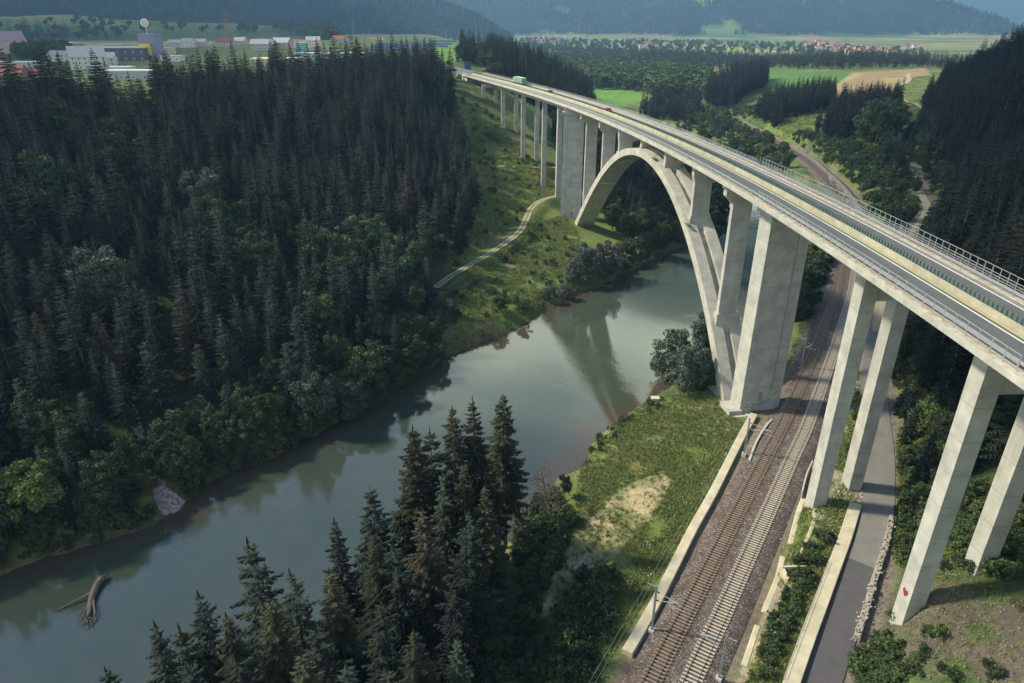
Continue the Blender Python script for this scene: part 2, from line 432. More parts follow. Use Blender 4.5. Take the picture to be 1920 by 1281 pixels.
def H(x, y):
    x, y = np.asarray(x, float), np.asarray(y, float)
    r = np.hypot(x, y)
    near = rbf(np.clip(x, -700, 750), np.clip(y, -150, 1150))
    w = smooth(850, 1150, r)
    z = near * (1 - w) + far(x, y) * w
    z = z + (fbm(x / 7, y / 7, 3) - 0.5) * 0.9 * (1 - smooth(300, 900, r)) + (fbm(x / 45 + 5, y / 45, 3) - 0.5) * 3.0 * smooth(-2, 14, np.abs(z)) * (1 - smooth(500, 1000, r))
    m = r < 900
    if np.any(m):
        xm, ym, zm = x[m], y[m], z[m]
        for line, hw, fade, dz in ((ROADC, 3.6, 6.0, -0.12), (PATH, 1.7, 5.0, -0.08), (PATH2, 1.7, 5.0, -0.08)):
            d, s, zl = dist_poly(line[::2], xm, ym)
            k = 1 - smooth(hw, hw + fade, d)
            zm = zm * (1 - k) + (zl + dz) * k
        d, s, _ = dist_poly(RAILC[::3], xm, ym)
        k = 1 - smooth(6.6, 9.5, d)
        zm = zm * (1 - k) + (-0.95) * k
        dl, _, _ = dist_poly(LB, xm, ym)
        dr, _, _ = dist_poly(RB, xm, ym)
        d = np.minimum(dl, dr)
        ins = inside(RIVER, xm, ym)
        jit = (fbm(xm / 5, ym / 5, 3) - 0.5) * 3.2
        sd = np.where(ins, -d, d) + jit
        lim = np.where(sd > 0, ZW - 0.15 + sd * 0.75, ZW - 0.15 + np.maximum(sd * 0.28, -2.2))
        zm = np.where((sd < 14) & (ym < 660), np.minimum(zm, lim), zm)
        zm = np.where((sd > 0) & (sd < 30) & (ym < 660), np.maximum(zm, np.minimum(lim, ZW + 0.5)), zm)
        z[m] = zm
    return z
def ground_px(px, py, z0=0.0):
    """world point where the sight line through a pixel meets the terrain"""
    d = ray(px, py)
    ts = np.geomspace(40, 9000, 900)
    X, Y, Z = d[0] * ts, d[1] * ts, HC + d[2] * ts
    h = H(X, Y)
    k = np.argmax(Z <= h)
    if Z[k] > h[k]: k = len(ts) - 1
    if k > 0:
        a, b = Z[k - 1] - h[k - 1], Z[k] - h[k]
        t = ts[k - 1] + (ts[k] - ts[k - 1]) * a / (a - b + 1e-9)
    else: t = ts[0]
    return np.array([d[0] * t, d[1] * t, float(H(np.array([d[0] * t]), np.array([d[1] * t]))[0])])
def hz(x, y): return float(H(np.array([float(x)]), np.array([float(y)]))[0])

# ------------------------------------------------------------------ ground cover, by the patches it really has
SAND = [(1008, 1165), (1028, 1110), (1045, 1060), (1080, 1000), (1130, 950), (1180, 905), (1235, 885), (1262, 900), (1235, 950), (1195, 1000), (1150, 1045), (1100, 1075), (1060, 1110), (1030, 1150)]
FIELD = {   # px outline on the ground -> colour
    "green_a": ([(1100, 168), (1140, 164), (1185, 171), (1218, 180), (1200, 190), (1165, 200), (1130, 192)], (0.135, 0.26, 0.055)),
    "green_b": ([(1432, 134), (1500, 136), (1565, 134), (1600, 138), (1570, 155), (1545, 175), (1440, 166)], (0.085, 0.17, 0.05)),
    "green_c": ([(795, 75), (875, 75), (865, 112), (835, 118), (815, 100)], (0.13, 0.23, 0.055)),
    "stubble": ([(1600, 136), (1660, 133), (1735, 128), (1745, 140), (1708, 146), (1690, 165), (1700, 200), (1650, 195), (1560, 175), (1575, 153)], (0.29, 0.215, 0.13)),
    "straw": ([(1595, 140), (1620, 137), (1575, 160), (1555, 170)], (0.36, 0.31, 0.14)),
    "straw_b": ([(1655, 147), (1695, 145), (1690, 155), (1655, 158)], (0.33, 0.28, 0.13)),
    "brown": ([(480, 71), (560, 73), (612, 84), (560, 92), (480, 86)], (0.25, 0.16, 0.10)),
    "straw_c": ([(640, 54), (725, 62), (720, 75), (640, 68)], (0.25, 0.21, 0.11)),
    "yellow_d": ([(1270, 90), (1355, 97), (1500, 100), (1500, 94), (1400, 91), (1330, 83), (1270, 82)], (0.30, 0.31, 0.12)),
    "yellow_e": ([(975, 78), (1090, 84), (1090, 92), (1000, 92), (960, 86)], (0.27, 0.27, 0.11)),
    "pale_f": ([(1300, 160), (1325, 160), (1322, 175), (1300, 170)], (0.33, 0.29, 0.13)),
}
LFOREST = [(-115, 72), (-93, 83), (-82, 90), (-70, 99), (-60, 110), (-50, 121), (-38, 136), (-30, 146), (-22, 158), (-17, 168), (-16, 186), (-20, 200), (-16, 226), (-14, 250), (-14, 275), (-18, 300), (-22, 330), (-26, 355), (-30, 385), (-34, 410), (-44, 446), (-60, 470), (-115, 425), (-160, 330), (-200, 270), (-235, 180), (-280, 60), (-340, -20), (-250, 15), (-160, 50)]
RFOREST = [(56, 40), (66, 84), (72, 98), (79, 113), (87, 130), (100, 156), (120, 192), (147, 231), (175, 272), (187, 298), (206, 342), (214, 368), (246, 400), (280, 490), (376, 630), (520, 820), (640, 760), (560, 300), (420, 60), (200, -60), (90, -40)]
def paint(x, y, z):
    n = len(x)
    px, py, f = project(x, y, z)
    r = np.hypot(x, y)
    n1, n2, n3 = fbm(x / 14, y / 14, 4), fbm(x / 4 + 3, y / 4, 3), fbm(x / 60, y / 60, 3)
    lerp = lambda a, b, k: a * (1 - k[:, None]) + np.array(b)[None] * k[:, None]
    c = np.tile(np.array([0.125, 0.170, 0.053]), (n, 1))
    c = lerp(c, (0.065, 0.108, 0.040), smooth(0.46, 0.62, n1))
    c = lerp(c, (0.190, 0.175, 0.075), smooth(0.56, 0.68, n2) * 0.8)
    # far valley floor and wooded hills
    fw = smooth(900, 1300, r)
    ci, cj = np.floor((x + 40 * np.sin(y / 300)) / 190).astype(int), np.floor((y + .3 * x) / 120).astype(int)
    pal = np.array([(0.085, 0.125, 0.05), (0.12, 0.17, 0.055), (0.25, 0.24, 0.10), (0.07, 0.11, 0.045), (0.17, 0.20, 0.075), (0.21, 0.16, 0.10)])
    patchwork = pal[(_perm[ci & 255, cj & 255] * 5.999).astype(int)]
    c = c * (1 - fw[:, None]) + patchwork * fw[:, None]
    pl = smooth(30, 38, z) * smooth(330, 420, r) * (1 - smooth(1500, 1900, r)) * (x < -25)
    c = lerp(c, (0.070, 0.095, 0.045), pl * (0.6 + 0.4 * n3))
    hill = smooth(11, 22, z) * smooth(2250, 2500, r)
    c = lerp(c, (0.026, 0.042, 0.026), hill)
    clear = hill * smooth(0.66, 0.70, fbm(x / 260 + 31, y / 260 + 7, 3)) * smooth(0.02, 0.12, x / np.maximum(y, 1)) * (1 - smooth(300, 380, z))
    c = lerp(c, (0.12, 0.17, 0.055), clear)
    # forest floor
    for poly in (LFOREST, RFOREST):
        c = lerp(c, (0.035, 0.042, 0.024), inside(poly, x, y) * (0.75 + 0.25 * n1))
    hf = inside([(1660, 1110), (1675, 960), (1690, 830), (1760, 840), (1925, 900), (1925, 1130), (1800, 1100), (1700, 1100)], px, py) & (f > 0) & (r < 300)
    c = lerp(c, (0.060, 0.080, 0.032), hf * (0.6 + 0.4 * n2))
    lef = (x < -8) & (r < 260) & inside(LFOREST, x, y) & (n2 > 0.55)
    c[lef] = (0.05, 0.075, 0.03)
    for nm, (poly, col) in FIELD.items():
        m = inside(poly, px, py) & (f > 0) & (r > 380)
        c[m] = np.array(col)[None] * (0.85 + 0.3 * n3[m])[:, None]
    vis = (f > 0) & (r < 420)
    def patch(poly, col, soft=0.42, hard=0.5, src=n2):
        m = inside(poly, px, py) & vis
        k = np.where(m, smooth(soft, hard, src), 0)
        return lerp(c, col, k)
    m = inside(SAND, px, py) & vis
    c = lerp(c, (0.34, 0.295, 0.185), np.where(m, 0.45 + 0.65 * smooth(0.35, 0.55, n2), 0))
    c = patch([(870, 640), (900, 600), (935, 575), (945, 590), (915, 630), (880, 655)], (0.24, 0.185, 0.13))
    c = patch([(820, 560), (850, 560), (850, 640), (830, 650)], (0.20, 0.155, 0.11))
    c = patch([(905, 430), (960, 435), (950, 455), (905, 452)], (0.21, 0.165, 0.105), 0.4, 0.6)
    c = patch([(930, 490), (1000, 470), (1010, 500), (950, 525)], (0.19, 0.15, 0.10), 0.4, 0.6)
    c = patch([(870, 160), (905, 165), (1000, 300), (1045, 330), (1010, 330), (960, 260)], (0.17, 0.125, 0.09), 0.4, 0.6)
    # bare scree and dirt by the columns and along the railway
    c = patch([(1640, 1130), (1700, 1080), (1760, 1090), (1830, 1090), (1920, 1150), (1920, 1281), (1640, 1281), (1600, 1281)], (0.12, 0.10, 0.088), 0.30, 0.50)  # dark earth, with the corner's shade put into its colour
    c = patch([(1500, 900), (1600, 880), (1620, 930), (1590, 1000), (1545, 1040), (1500, 1010)], (0.33, 0.28, 0.215), 0.42, 0.56)
    c = patch([(1395, 800), (1440, 760), (1470, 790), (1440, 850), (1395, 850)], (0.30, 0.22, 0.16), 0.3, 0.5)
    c = patch([(1335, 730), (1380, 770), (1420, 800), (1400, 840), (1330, 790)], (0.27, 0.24, 0.18), 0.5, 0.62)
    dr, side, _ = dist_poly(RAILC[::3], x, y)
    k = (1 - smooth(5.2, 7.6 + 2 * n2, dr)) * (r < 520)
    c = lerp(c, (0.20, 0.165, 0.14), k)
    k = smooth(6.8, 7.2, dr) * (1 - smooth(9, 12.5, dr)) * (side > 0) * (r < 150) * smooth(0.42, 0.58, n2)
    c = lerp(c, (0.30, 0.255, 0.20), k)
    d, _, _ = dist_poly(ROADC[::2], x, y)
    c = lerp(c, (0.21, 0.18, 0.165), (1 - smooth(3.0, 5.5, d)) * (r < 480))
    # muddy, reddish shore line and river bed
    dl = np.minimum(dist_poly(LB, x, y)[0], dist_poly(RB, x, y)[0])
    sh = (1 - smooth(-4.75, -4.15, z)) * (r < 700)
    c = lerp(c, (0.115, 0.085, 0.062), sh)
    return c

def build_ground():
    az = np.concatenate([np.linspace(-180, -52, 44, endpoint=False), np.linspace(-52, -20, 150, endpoint=False), np.linspace(-20, 48, 420, endpoint=False), np.linspace(48, 180, 46)])
    rr = np.concatenate([[3], np.geomspace(22, 55, 26, endpoint=False), np.geomspace(55, 300, 250, endpoint=False), np.geomspace(300, 1300, 150, endpoint=False), np.geomspace(1300, 12500, 120)])
    A, Rr = np.meshgrid(np.radians(az), rr)
    x, y = (Rr * np.sin(A)).ravel(), (Rr * np.cos(A)).ravel()
    z = H(x, y)
    nr, na = len(rr), len(az)
    i, j = np.meshgrid(np.arange(nr - 1), np.arange(na - 1), indexing="ij")
    i, j = i.ravel(), j.ravel()
    Fq = np.stack([i * na + j, i * na + j + 1, (i + 1) * na + j + 1, (i + 1) * na + j], 1)[:, ::-1]
    m, nt, b = new_mat("ground_cover", 0.95, 0.08)
    at = nt.nodes.new("ShaderNodeAttribute"); at.attribute_name = "tint"
    f1, f2 = noise(nt, 1.1, 8, rough=0.7), noise(nt, 0.12, 5)
    r1 = ramp(nt, [(0.28, (0.55, 0.55, 0.55)), (0.52, (1, 1, 1)), (0.75, (1.5, 1.45, 1.35))], f1)
    r2 = ramp(nt, [(0.3, (0.75, 0.78, 0.75)), (0.7, (1.2, 1.18, 1.1))], f2)
    c = mixc(nt, mixc(nt, at.outputs["Color"], r1.outputs[0], 1.0, "MULTIPLY"), r2.outputs[0], 1.0, "MULTIPLY")
    nt.links.new(c, b.inputs["Base Color"])
    bump(nt, b, f1, 0.8, 0.5)
    me = mesh_data("ground", np.stack([x, y, z], 1), Fq, m, smooth_=True)
    col = me.color_attributes.new("tint", "FLOAT_COLOR", "POINT")
    cc = np.ones((len(x), 4), np.float32)
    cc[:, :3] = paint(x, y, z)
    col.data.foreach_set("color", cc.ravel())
    return tag(link("ground", me), kind="structure")
build_ground()

# ------------------------------------------------------------------ river
def build_river():
    lb, rb = spline(LB, 4), spline(RB, 4)
    P = [(*p, ZW) for p in [(-520, -200)]]
    poly = [(p[0] - 6, p[1] + 3) for p in lb] + [(p[0] + 5, p[1] - 3) for p in rb[::-1]]
    # grid sheet cut to a generous band round the river: terrain rises out of it at the banks
    V, Fs = [], []
    n = 260
    def res(L):
        s = np.concatenate([[0], np.cumsum(np.linalg.norm(np.diff(L, axis=0), axis=1))])
        t = np.linspace(0, s[-1], n)
        return np.stack([np.interp(t, s, L[:, 0]), np.interp(t, s, L[:, 1])], 1)
    a, b_ = res(lb), res(rb)
    d = b_ - a
    a2, b2 = a - d / np.linalg.norm(d, axis=1)[:, None] * 5, b_ + d / np.linalg.norm(d, axis=1)[:, None] * 5
    k = 10
    for i in range(n):
        for q in range(k + 1):
            p = a2[i] + (b2[i] - a2[i]) * q / k
            V.append((p[0], p[1], ZW))
    Fq = np.array([(i * (k + 1) + q, i * (k + 1) + q + 1, (i + 1) * (k + 1) + q + 1, (i + 1) * (k + 1) + q) for i in range(n - 1) for q in range(k)])
    m, nt, b = new_mat("river_water", 0.06, 0.5)
    n1 = noise(nt, 0.05, 4)
    c = ramp(nt, [(0.3, (0.036, 0.050, 0.038)), (0.7, (0.054, 0.070, 0.050))], n1)
    nt.links.new(c.outputs[0], b.inputs["Base Color"])
    b.inputs["IOR"].default_value = 1.68
    r1 = noise(nt, 1.6, 4, stretch=(1, 1, 1))
    r2 = noise(nt, 0.25, 3)
    mx = nt.nodes.new("ShaderNodeMath"); mx.operation = "MULTIPLY_ADD"
    nt.links.new(r2, mx.inputs[0]); mx.inputs[1].default_value = 2.0; nt.links.new(r1, mx.inputs[2])
    rm = ramp(nt, [(0.48, (0.025,) * 3), (0.68, (0.20,) * 3)], noise(nt, 0.035, 3))
    bn = node(nt, "ShaderNodeBump", i_Distance=0.12); nt.links.new(rm.outputs[0], bn.inputs["Strength"])
    nt.links.new(mx.outputs[0], bn.inputs["Height"]); nt.links.new(bn.outputs[0], b.inputs["Normal"])
    o = link("river", mesh_data("river", V, Fq, m, smooth_=True))
    at_ = o.data.attributes.new("shore", "FLOAT", "POINT")
    sv_ = np.tile(np.abs(np.arange(k + 1) / k - .5) * 2, n)
    at_.data.foreach_set("value", sv_.astype(np.float32))
    an = nt.nodes.new("ShaderNodeAttribute"); an.attribute_name = "shore"
    ad = nt.nodes.new("ShaderNodeMath"); ad.operation = "MULTIPLY_ADD"; nt.links.new(noise(nt, 0.16, 4), ad.inputs[0]); ad.inputs[1].default_value = .5; nt.links.new(an.outputs["Fac"], ad.inputs[2])
    sr = ramp(nt, [(0.88, (0, 0, 0)), (1.2, (1, 1, 1))], ad.outputs[0])
    nt.links.new(mixc(nt, c.outputs[0], (0.060, 0.050, 0.034), sr.outputs[0]), b.inputs["Base Color"])
    if o.data.polygons[0].normal.z < 0: o.data.flip_normals()
    tag(o, kind="structure")
build_river()

# ------------------------------------------------------------------ strips laid on the ground
def strip(name, line, half, mat, dz=0.0, kind="structure", zfun=None, sub=2):
    L = np.asarray(line, float)
    t = np.gradient(L[:, :2], axis=0); t /= np.linalg.norm(t, axis=1)[:, None]
    nrm = np.stack([t[:, 1], -t[:, 0]], 1)
    V, k = [], sub
    for i in range(len(L)):
        for q in range(k + 1):
            u = -half + 2 * half * q / k
            p = L[i, :2] + nrm[i] * u
            z = (L[i, 2] if L.shape[1] > 2 else 0) + dz
            if zfun is not None: z = zfun(u)
            V.append((p[0], p[1], z))
    Fq = np.array([(i * (k + 1) + q, (i + 1) * (k + 1) + q, (i + 1) * (k + 1) + q + 1, i * (k + 1) + q + 1) for i in range(len(L) - 1) for q in range(k)])[:, ::-1]
    o = link(name, mesh_data(name, V, Fq, mat))
    if o.data.polygons[0].normal.z < 0: o.data.flip_normals()
    return tag(o, kind=kind)
road_c = [p for p in ROADC if p[1] > 158]
road_a = [p for p in ROADC if 78.4 < p[1] <= 160]
road_b = [p for p in ROADC if p[1] <= 80.4]
strip("access_road", road_a, 2.5, M["road_asphalt"], 0.02)
strip("access_road_patch", road_b, 2.5, M["new_asphalt"], 0.03)
M["track_dirt"] = mottled("track_dirt", (0.27, 0.24, 0.15), (0.38, 0.34, 0.23), 0.9, 0.95)
M["track_grass"] = mottled("track_grass", (0.13, 0.15, 0.06), (0.19, 0.19, 0.09), 0.9, 0.95)
for nm, L in (("dirt_track", PATH), ("gravel_path", PATH2)):
    strip(nm, L, 1.25, M["track_dirt"], 0.05)
strip("dirt_track_verge", PATH, 0.33, M["track_grass"], 0.08)
strip("hillside_lane", road_c, 1.5, M["track_dirt"], 0.06)
fp = []
for p in [(1745, 212), (1720, 197), (1700, 192), (1682, 184), (1672, 172), (1682, 163), (1697, 157), (1704, 150), (1702, 142), (1708, 139)]:
    q = ground_px(*p); fp.append(q)
fp = spline(fp, 6)
fp[:, 2] = H(fp[:, 0], fp[:, 1])
strip("field_path", fp, 2.4, M["track_dirt"], 0.5)
# ------------------------------------------------------------------ the bridge
QC = [1.93580687e-09, -1.58928267e-06, -9.71743096e-05, 2.04047030e-02, 46.3674649]
ZD = 45.65                                             # kerb level of the deck
def edge(t):
    t = np.asarray(t, float)
    tc = np.clip(t, -80, 460)
    x = np.polyval(QC, tc) + np.polyval(np.polyder(QC), tc) * (t - tc)
    d = np.polyval(np.polyder(QC), tc)
    l = np.hypot(d, 1)
    return x, d / l, 1 / l
def B(t, u, z):
    x, dx, dy = edge(t)
    return (float(x + dy * u), float(t - dx * u), z)
TS = np.concatenate([np.arange(-80, 60, 4.0), np.arange(60, 458, 4.0)])
T0, T1, WD = TS[0], TS[-1], 14.8
def sweep(mb, sec, ts=TS, caps=True):
    """closed section of (u, z) pulled along the deck line"""
    n = len(sec)
    V = [B(t, u, z) for t in ts for u, z in sec]
    Fs = [(i * n + k, i * n + (k + 1) % n, (i + 1) * n + (k + 1) % n, (i + 1) * n + k) for i in range(len(ts) - 1) for k in range(n)]
    if caps: Fs += [tuple(range(n - 1, -1, -1)), tuple(range((len(ts) - 1) * n, len(ts) * n))]
    mb.add(V, Fs)
    return mb
def band(mb, u0, u1, z, ts=TS):
    V = [B(t, u, z) for t in ts for u in (u0, u1)]
    mb.add(V, [(2 * i, 2 * i + 1, 2 * i + 3, 2 * i + 2) for i in range(len(ts) - 1)])
    return mb
bridge = empty("arch_bridge", B(150, 7.4, 0), 0, "long concrete motorway bridge with one great arch and tall piers over the green river", "bridge")
BI = Matrix.Translation(-bridge.location)
def bpart(mb, name, mats, parent=None, sm=False):
    """link a mesh modelled in world space as a part of the bridge"""
    o = mb.build(name, mats, parent or bridge, sm)
    o.matrix_parent_inverse = BI if parent is None else Matrix.Identity(4)
    return o
def bsub(mb, name, mats, parent):
    o = mb.build(name, mats, parent)
    return o
deck = bpart(sweep(MB(), [(0, 45.0), (0, 45.72), (0.03, 45.78), (1.4, 45.78), (1.42, 45.6), (13.0, 45.6), (13.02, 45.78), (14.77, 45.78), (14.8, 45.72), (14.8, 45.0), (14.4, 44.88), (11.9, 44.45), (2.9, 44.45), (0.4, 44.88)]), "deck", M["plain_concrete"])
gd = MB()
for a, b_, zb in ((T0, 129.5, 42.9), (129.5, 290, 43.7), (290, T1, 42.9)):
    sweep(gd, [(3.3, 44.5), (3.3, zb), (5.2, zb), (5.2, 44.5)], np.arange(a, b_ + .1, 4.0) if True else None)
    sweep(gd, [(9.6, 44.5), (9.6, zb), (11.5, zb), (11.5, 44.5)], np.arange(a, b_ + .1, 4.0))
bpart(gd, "girder", M["plain_concrete"])
bpart(band(MB(), 0.06, 1.38, 45.785), "walkway", M["walkway"])
bpart(band(MB(), 13.05, 14.74, 45.785), "walkway", M["walkway"])
bpart(band(MB(), 1.43, 12.2, 45.625), "road_surface", M["asphalt"])
for u in (2.5, 4.3, 8.6, 10.4):
    bpart(band(MB(), u, u + .62, 45.629), "wheel_track", mottled("worn_asphalt", (0.088, 0.096, 0.094), (0.125, 0.132, 0.127), 0.35, 0.8, 0.3) if "_worn" not in M else M["_worn"])
for tj in (129.5, 290.0):
    jm = MB(); jm.add([B(tj, 1.5, 45.636), B(tj, 12.9, 45.636), B(tj + .35, 12.9, 45.636), B(tj + .35, 1.5, 45.636)], [(0, 1, 2, 3)])
    bpart(jm, "expansion_joint", M["dark_steel"])
bpart(band(MB(), 12.2, 12.99, 45.625), "shoulder", M["shoulder"])
bpart(band(MB(), 5.75, 5.98, 45.632), "lane_line", M["white_paint"])
bpart(band(MB(), 11.9, 12.13, 45.632), "lane_line", M["white_paint"])
bpart(band(MB(), 6.42, 6.9, 45.632), "yellow_line", M["yellow_paint"])
bpart(band(MB(), 7.72, 7.85, 45.632), "lane_line", M["white_paint"])
barrier = bpart(sweep(MB(), [(6.95, 45.62), (7.0, 45.8), (7.17, 46.45), (7.42, 46.45), (7.6, 45.8), (7.65, 45.62)]), "median_barrier", M["barrier_concrete"])
gs, gk = MB(), MB()
sweep(gk, [(7.2, 46.44), (7.2, 46.50), (7.39, 46.50), (7.39, 46.44)])
screen = bpart(gk, "glare_screen", M["green_slat"])
SLAT = MB().box(-0.115, 0.115, -0.03, 0.03, 0, 0.62).mesh("slat", M["green_slat"])
near_s = sorted(np.arange(T0, T1, 0.8), key=lambda t: abs(t - 112))[:100]
for t in np.arange(T0, T1, 0.8):
    x, dx, dy = edge(t)
    p = B(t, 7.295, 46.49)
    if t in near_s:
        o = link("slat", SLAT, screen, p); o.rotation_euler = (0, 0, math.atan2(-dx, dy) + 0.5)
    else:
        gs.box(-0.115, 0.115, -0.03, 0.03, 0, 0.62, Matrix.Translation(p) @ Matrix.Rotation(math.atan2(-dx, dy) + 0.5, 4, "Z"))
tag(bsub(gs, "slat", M["green_slat"], screen), kind="stuff")
# guard rails: W-beam on short posts
for u, nm in ((1.2, -1), (13.25, 1)):
    g = MB()
    uu = u - nm * 0.0
    sweep(g, [(u - .06, 46.25), (u - .06, 46.56), (u + .06, 46.56), (u + .02, 46.46), (u + .06, 46.41), (u + .02, 46.33), (u + .06, 46.25)])
    for t in np.arange(T0, T1, 2.0):
        g.box(-.05, .05, -.05, .05, 0, .62, Matrix.Translation(B(t, u + nm * (-.12), 45.78)))
    bpart(g, "guard_rail", M["steel"])
# railings: rails in one mesh, posts as sub-parts where they show, the rest in one mesh
def railing(u, spans, name, pitch, mat, posts_near):
    rl, rest = MB(), MB()
    for a, b_, hs, hp, r in spans:
        ts = np.arange(a, b_ + 0.01, 4.0)
        for h in hs:
            rl.tube([B(t, u, 45.78 + h) for t in ts], r, 5)
    o = bpart(rl, name, mat)
    cand = []
    for a, b_, hs, hp, r in spans:
        for t in np.arange(a + .02, b_, pitch): cand.append((abs(t - posts_near), t, hp))
    cand.sort()
    pm = {}
    for k, (_, t, hp) in enumerate(cand):
        if k < 100:
            if hp not in pm: pm[hp] = MB().box(-.045, .045, -.04, .04, 0, hp).mesh("railing_post", mat)
            link("post", pm[hp], o, B(t, u, 45.78))
        else:
            rest.box(-.045, .045, -.04, .04, 0, hp, Matrix.Translation(B(t, u, 45.78)))
    r_ = bsub(rest, "post", mat, o); tag(r_, kind="stuff")
    return o
railing(0.55, [(T0, 57, (0.18, 0.55, 1.05), 1.06, .04), (57, 128, (0.35, 0.75, 1.65), 1.66, .045), (128, T1, (0.15, 0.38, 0.62, 0.86, 1.08), 1.1, .035)], "left_railing".replace("left_", ""), 2.0, M["steel"], 85)
railing(14.45, [(T0, 158, (0.1, 0.45, 0.8, 1.15, 1.9), 1.92, .04), (158, T1, (0.4, 0.75, 1.1), 1.12, .045)], "railing", 1.5, M["steel"], 105)
mesh_r = MB()
for t in np.arange(40, 158, 1.5):
    for zz in (45.95, 46.5):
        a, b_ = B(t + .35, 14.47, zz), B(t + 1.15, 14.47, zz)
        mesh_r.tube([a, B(t + .35, 14.47, zz + .42), B(t + 1.15, 14.47, zz + .42), b_, a], .025, 4, False)
bpart(mesh_r, "railing_panel", M["dark_steel"])

# ---- the arch
A0, A1 = np.array(W(1345, 742, -2.0)), np.array(W(1079, 430, -2.0))
AD = (A1 - A0); AL = np.linalg.norm(AD); AD = AD / AL
AN = np.array([AD[1], -AD[0]])                    # to the right of the arch plane
def on_plane(px, py):
    d = ray(px, py)
    nn = np.array([-AD[1], AD[0]])
    t = (nn @ A0) / (nn @ d[:2])
    p = d * t
    return (p[:2] - A0) @ AD, p[2] + HC
LO = [on_plane(*q) for q in [(1347, 742), (1337, 690), (1330, 640), (1320, 584), (1310, 530), (1295, 470), (1279.6, 439.8), (1269.5, 409), (1257, 372.7), (1243, 338), (1227, 315), (1208.6, 299.7), (1192.4, 292), (1180, 290.5), (1162, 296.6), (1145.8, 309.8), (1129.5, 330), (1115, 352), (1105, 372.7), (1095, 393), (1085, 413), (1079, 429.5)]]
LO = np.array(LO)
pc = np.polyfit(LO[:, 0], LO[:, 1], 5)
SS = np.linspace(-3.5, AL + 3.0, 90)
SS = np.sort(np.concatenate([SS, np.linspace(-3.5, 8, 12)]))
IZ = np.polyval(pc, SS)
SL = np.polyval(np.polyder(pc), SS)
TH = 1.95 + 1.3 * np.abs(SS - AL / 2) / (AL / 2) * 0.6
NX, NZ = -SL / np.hypot(1, SL), 1 / np.hypot(1, SL)
EX, EZ = SS + NX * TH, IZ + NZ * TH
def PA(s, v, z): return (A0[0] + AD[0] * s + AN[0] * v, A0[1] + AD[1] * s + AN[1] * v, z)
def ext_z(s): return float(np.interp(s, EX, EZ))
ab = MB()
AW = 7.0
for v0, v1 in ((0.0, 2.7), (4.3, 7.0)):
    n = len(SS); V = []
    for i in range(n):
        V += [PA(SS[i], v0, IZ[i]), PA(EX[i], v0, EZ[i]), PA(EX[i], v1, EZ[i]), PA(SS[i], v1, IZ[i])]
    Fs = [(4 * i + k, 4 * (i + 1) + k, 4 * (i + 1) + (k + 1) % 4, 4 * i + (k + 1) % 4) for i in range(n - 1) for k in range(4)]
    ab.add(V, Fs + [(0, 1, 2, 3), (4 * n - 1, 4 * n - 2, 4 * n - 3, 4 * n - 4)])
n = len(SS); V = []
for i in range(n):
    for f0, f1 in ((0.04, 0.5),):
        V += [PA(SS[i] + (EX[i] - SS[i]) * f0, 2.65, IZ[i] + (EZ[i] - IZ[i]) * f0), PA(SS[i] + (EX[i] - SS[i]) * f1, 2.65, IZ[i] + (EZ[i] - IZ[i]) * f1), PA(SS[i] + (EX[i] - SS[i]) * f1, 4.35, IZ[i] + (EZ[i] - IZ[i]) * f1), PA(SS[i] + (EX[i] - SS[i]) * f0, 4.35, IZ[i] + (EZ[i] - IZ[i]) * f0)]
ab.add(V, [(4 * i + k, 4 * (i + 1) + k, 4 * (i + 1) + (k + 1) % 4, 4 * i + (k + 1) % 4) for i in range(n - 1) for k in range(4)])
arch = bpart(ab, "arch", M["arch_concrete"])
ft = MB()
ft.box(-4.5, 4.2, -4, 4, -7, -1.7, Matrix.Translation(PA(0, 3.5, 0)) @ Matrix.Rotation(math.atan2(AD[1], AD[0]), 4, "Z"))
ft.box(-3.5, 4.5, -4, 4, -7, -1.7, Matrix.Translation(PA(AL, 3.5, 0)) @ Matrix.Rotation(math.atan2(AD[1], AD[0]), 4, "Z"))
bpart(ft, "arch_footing", M["plain_concrete"])
for s_, zr in ((55, 0), (28, 0), (98, 0)):           # little inspection landings on the crown
    i = int(np.argmin(np.abs(EX - s_)))
    lm = MB()
    lm.box(-1.2, 1.2, -.5, .5, EZ[i] + .35, EZ[i] + .45, Matrix.Translation(PA(s_, .2, 0)) @ Matrix.Rotation(math.atan2(AD[1], AD[0]), 4, "Z"))
    for q in (-1.1, 0, 1.1):
        lm.box(q - .03, q + .03, -.48, -.42, EZ[i] + .0, EZ[i] + 1.3, Matrix.Translation(PA(s_, .2, 0)) @ Matrix.Rotation(math.atan2(AD[1], AD[0]), 4, "Z"))
    lm.box(-1.15, 1.15, -.48, -.42, EZ[i] + 1.3, EZ[i] + 1.36, Matrix.Translation(PA(s_, .2, 0)) @ Matrix.Rotation(math.atan2(AD[1], AD[0]), 4, "Z"))
    bpart(lm, "inspection_landing", M["dark_steel"])

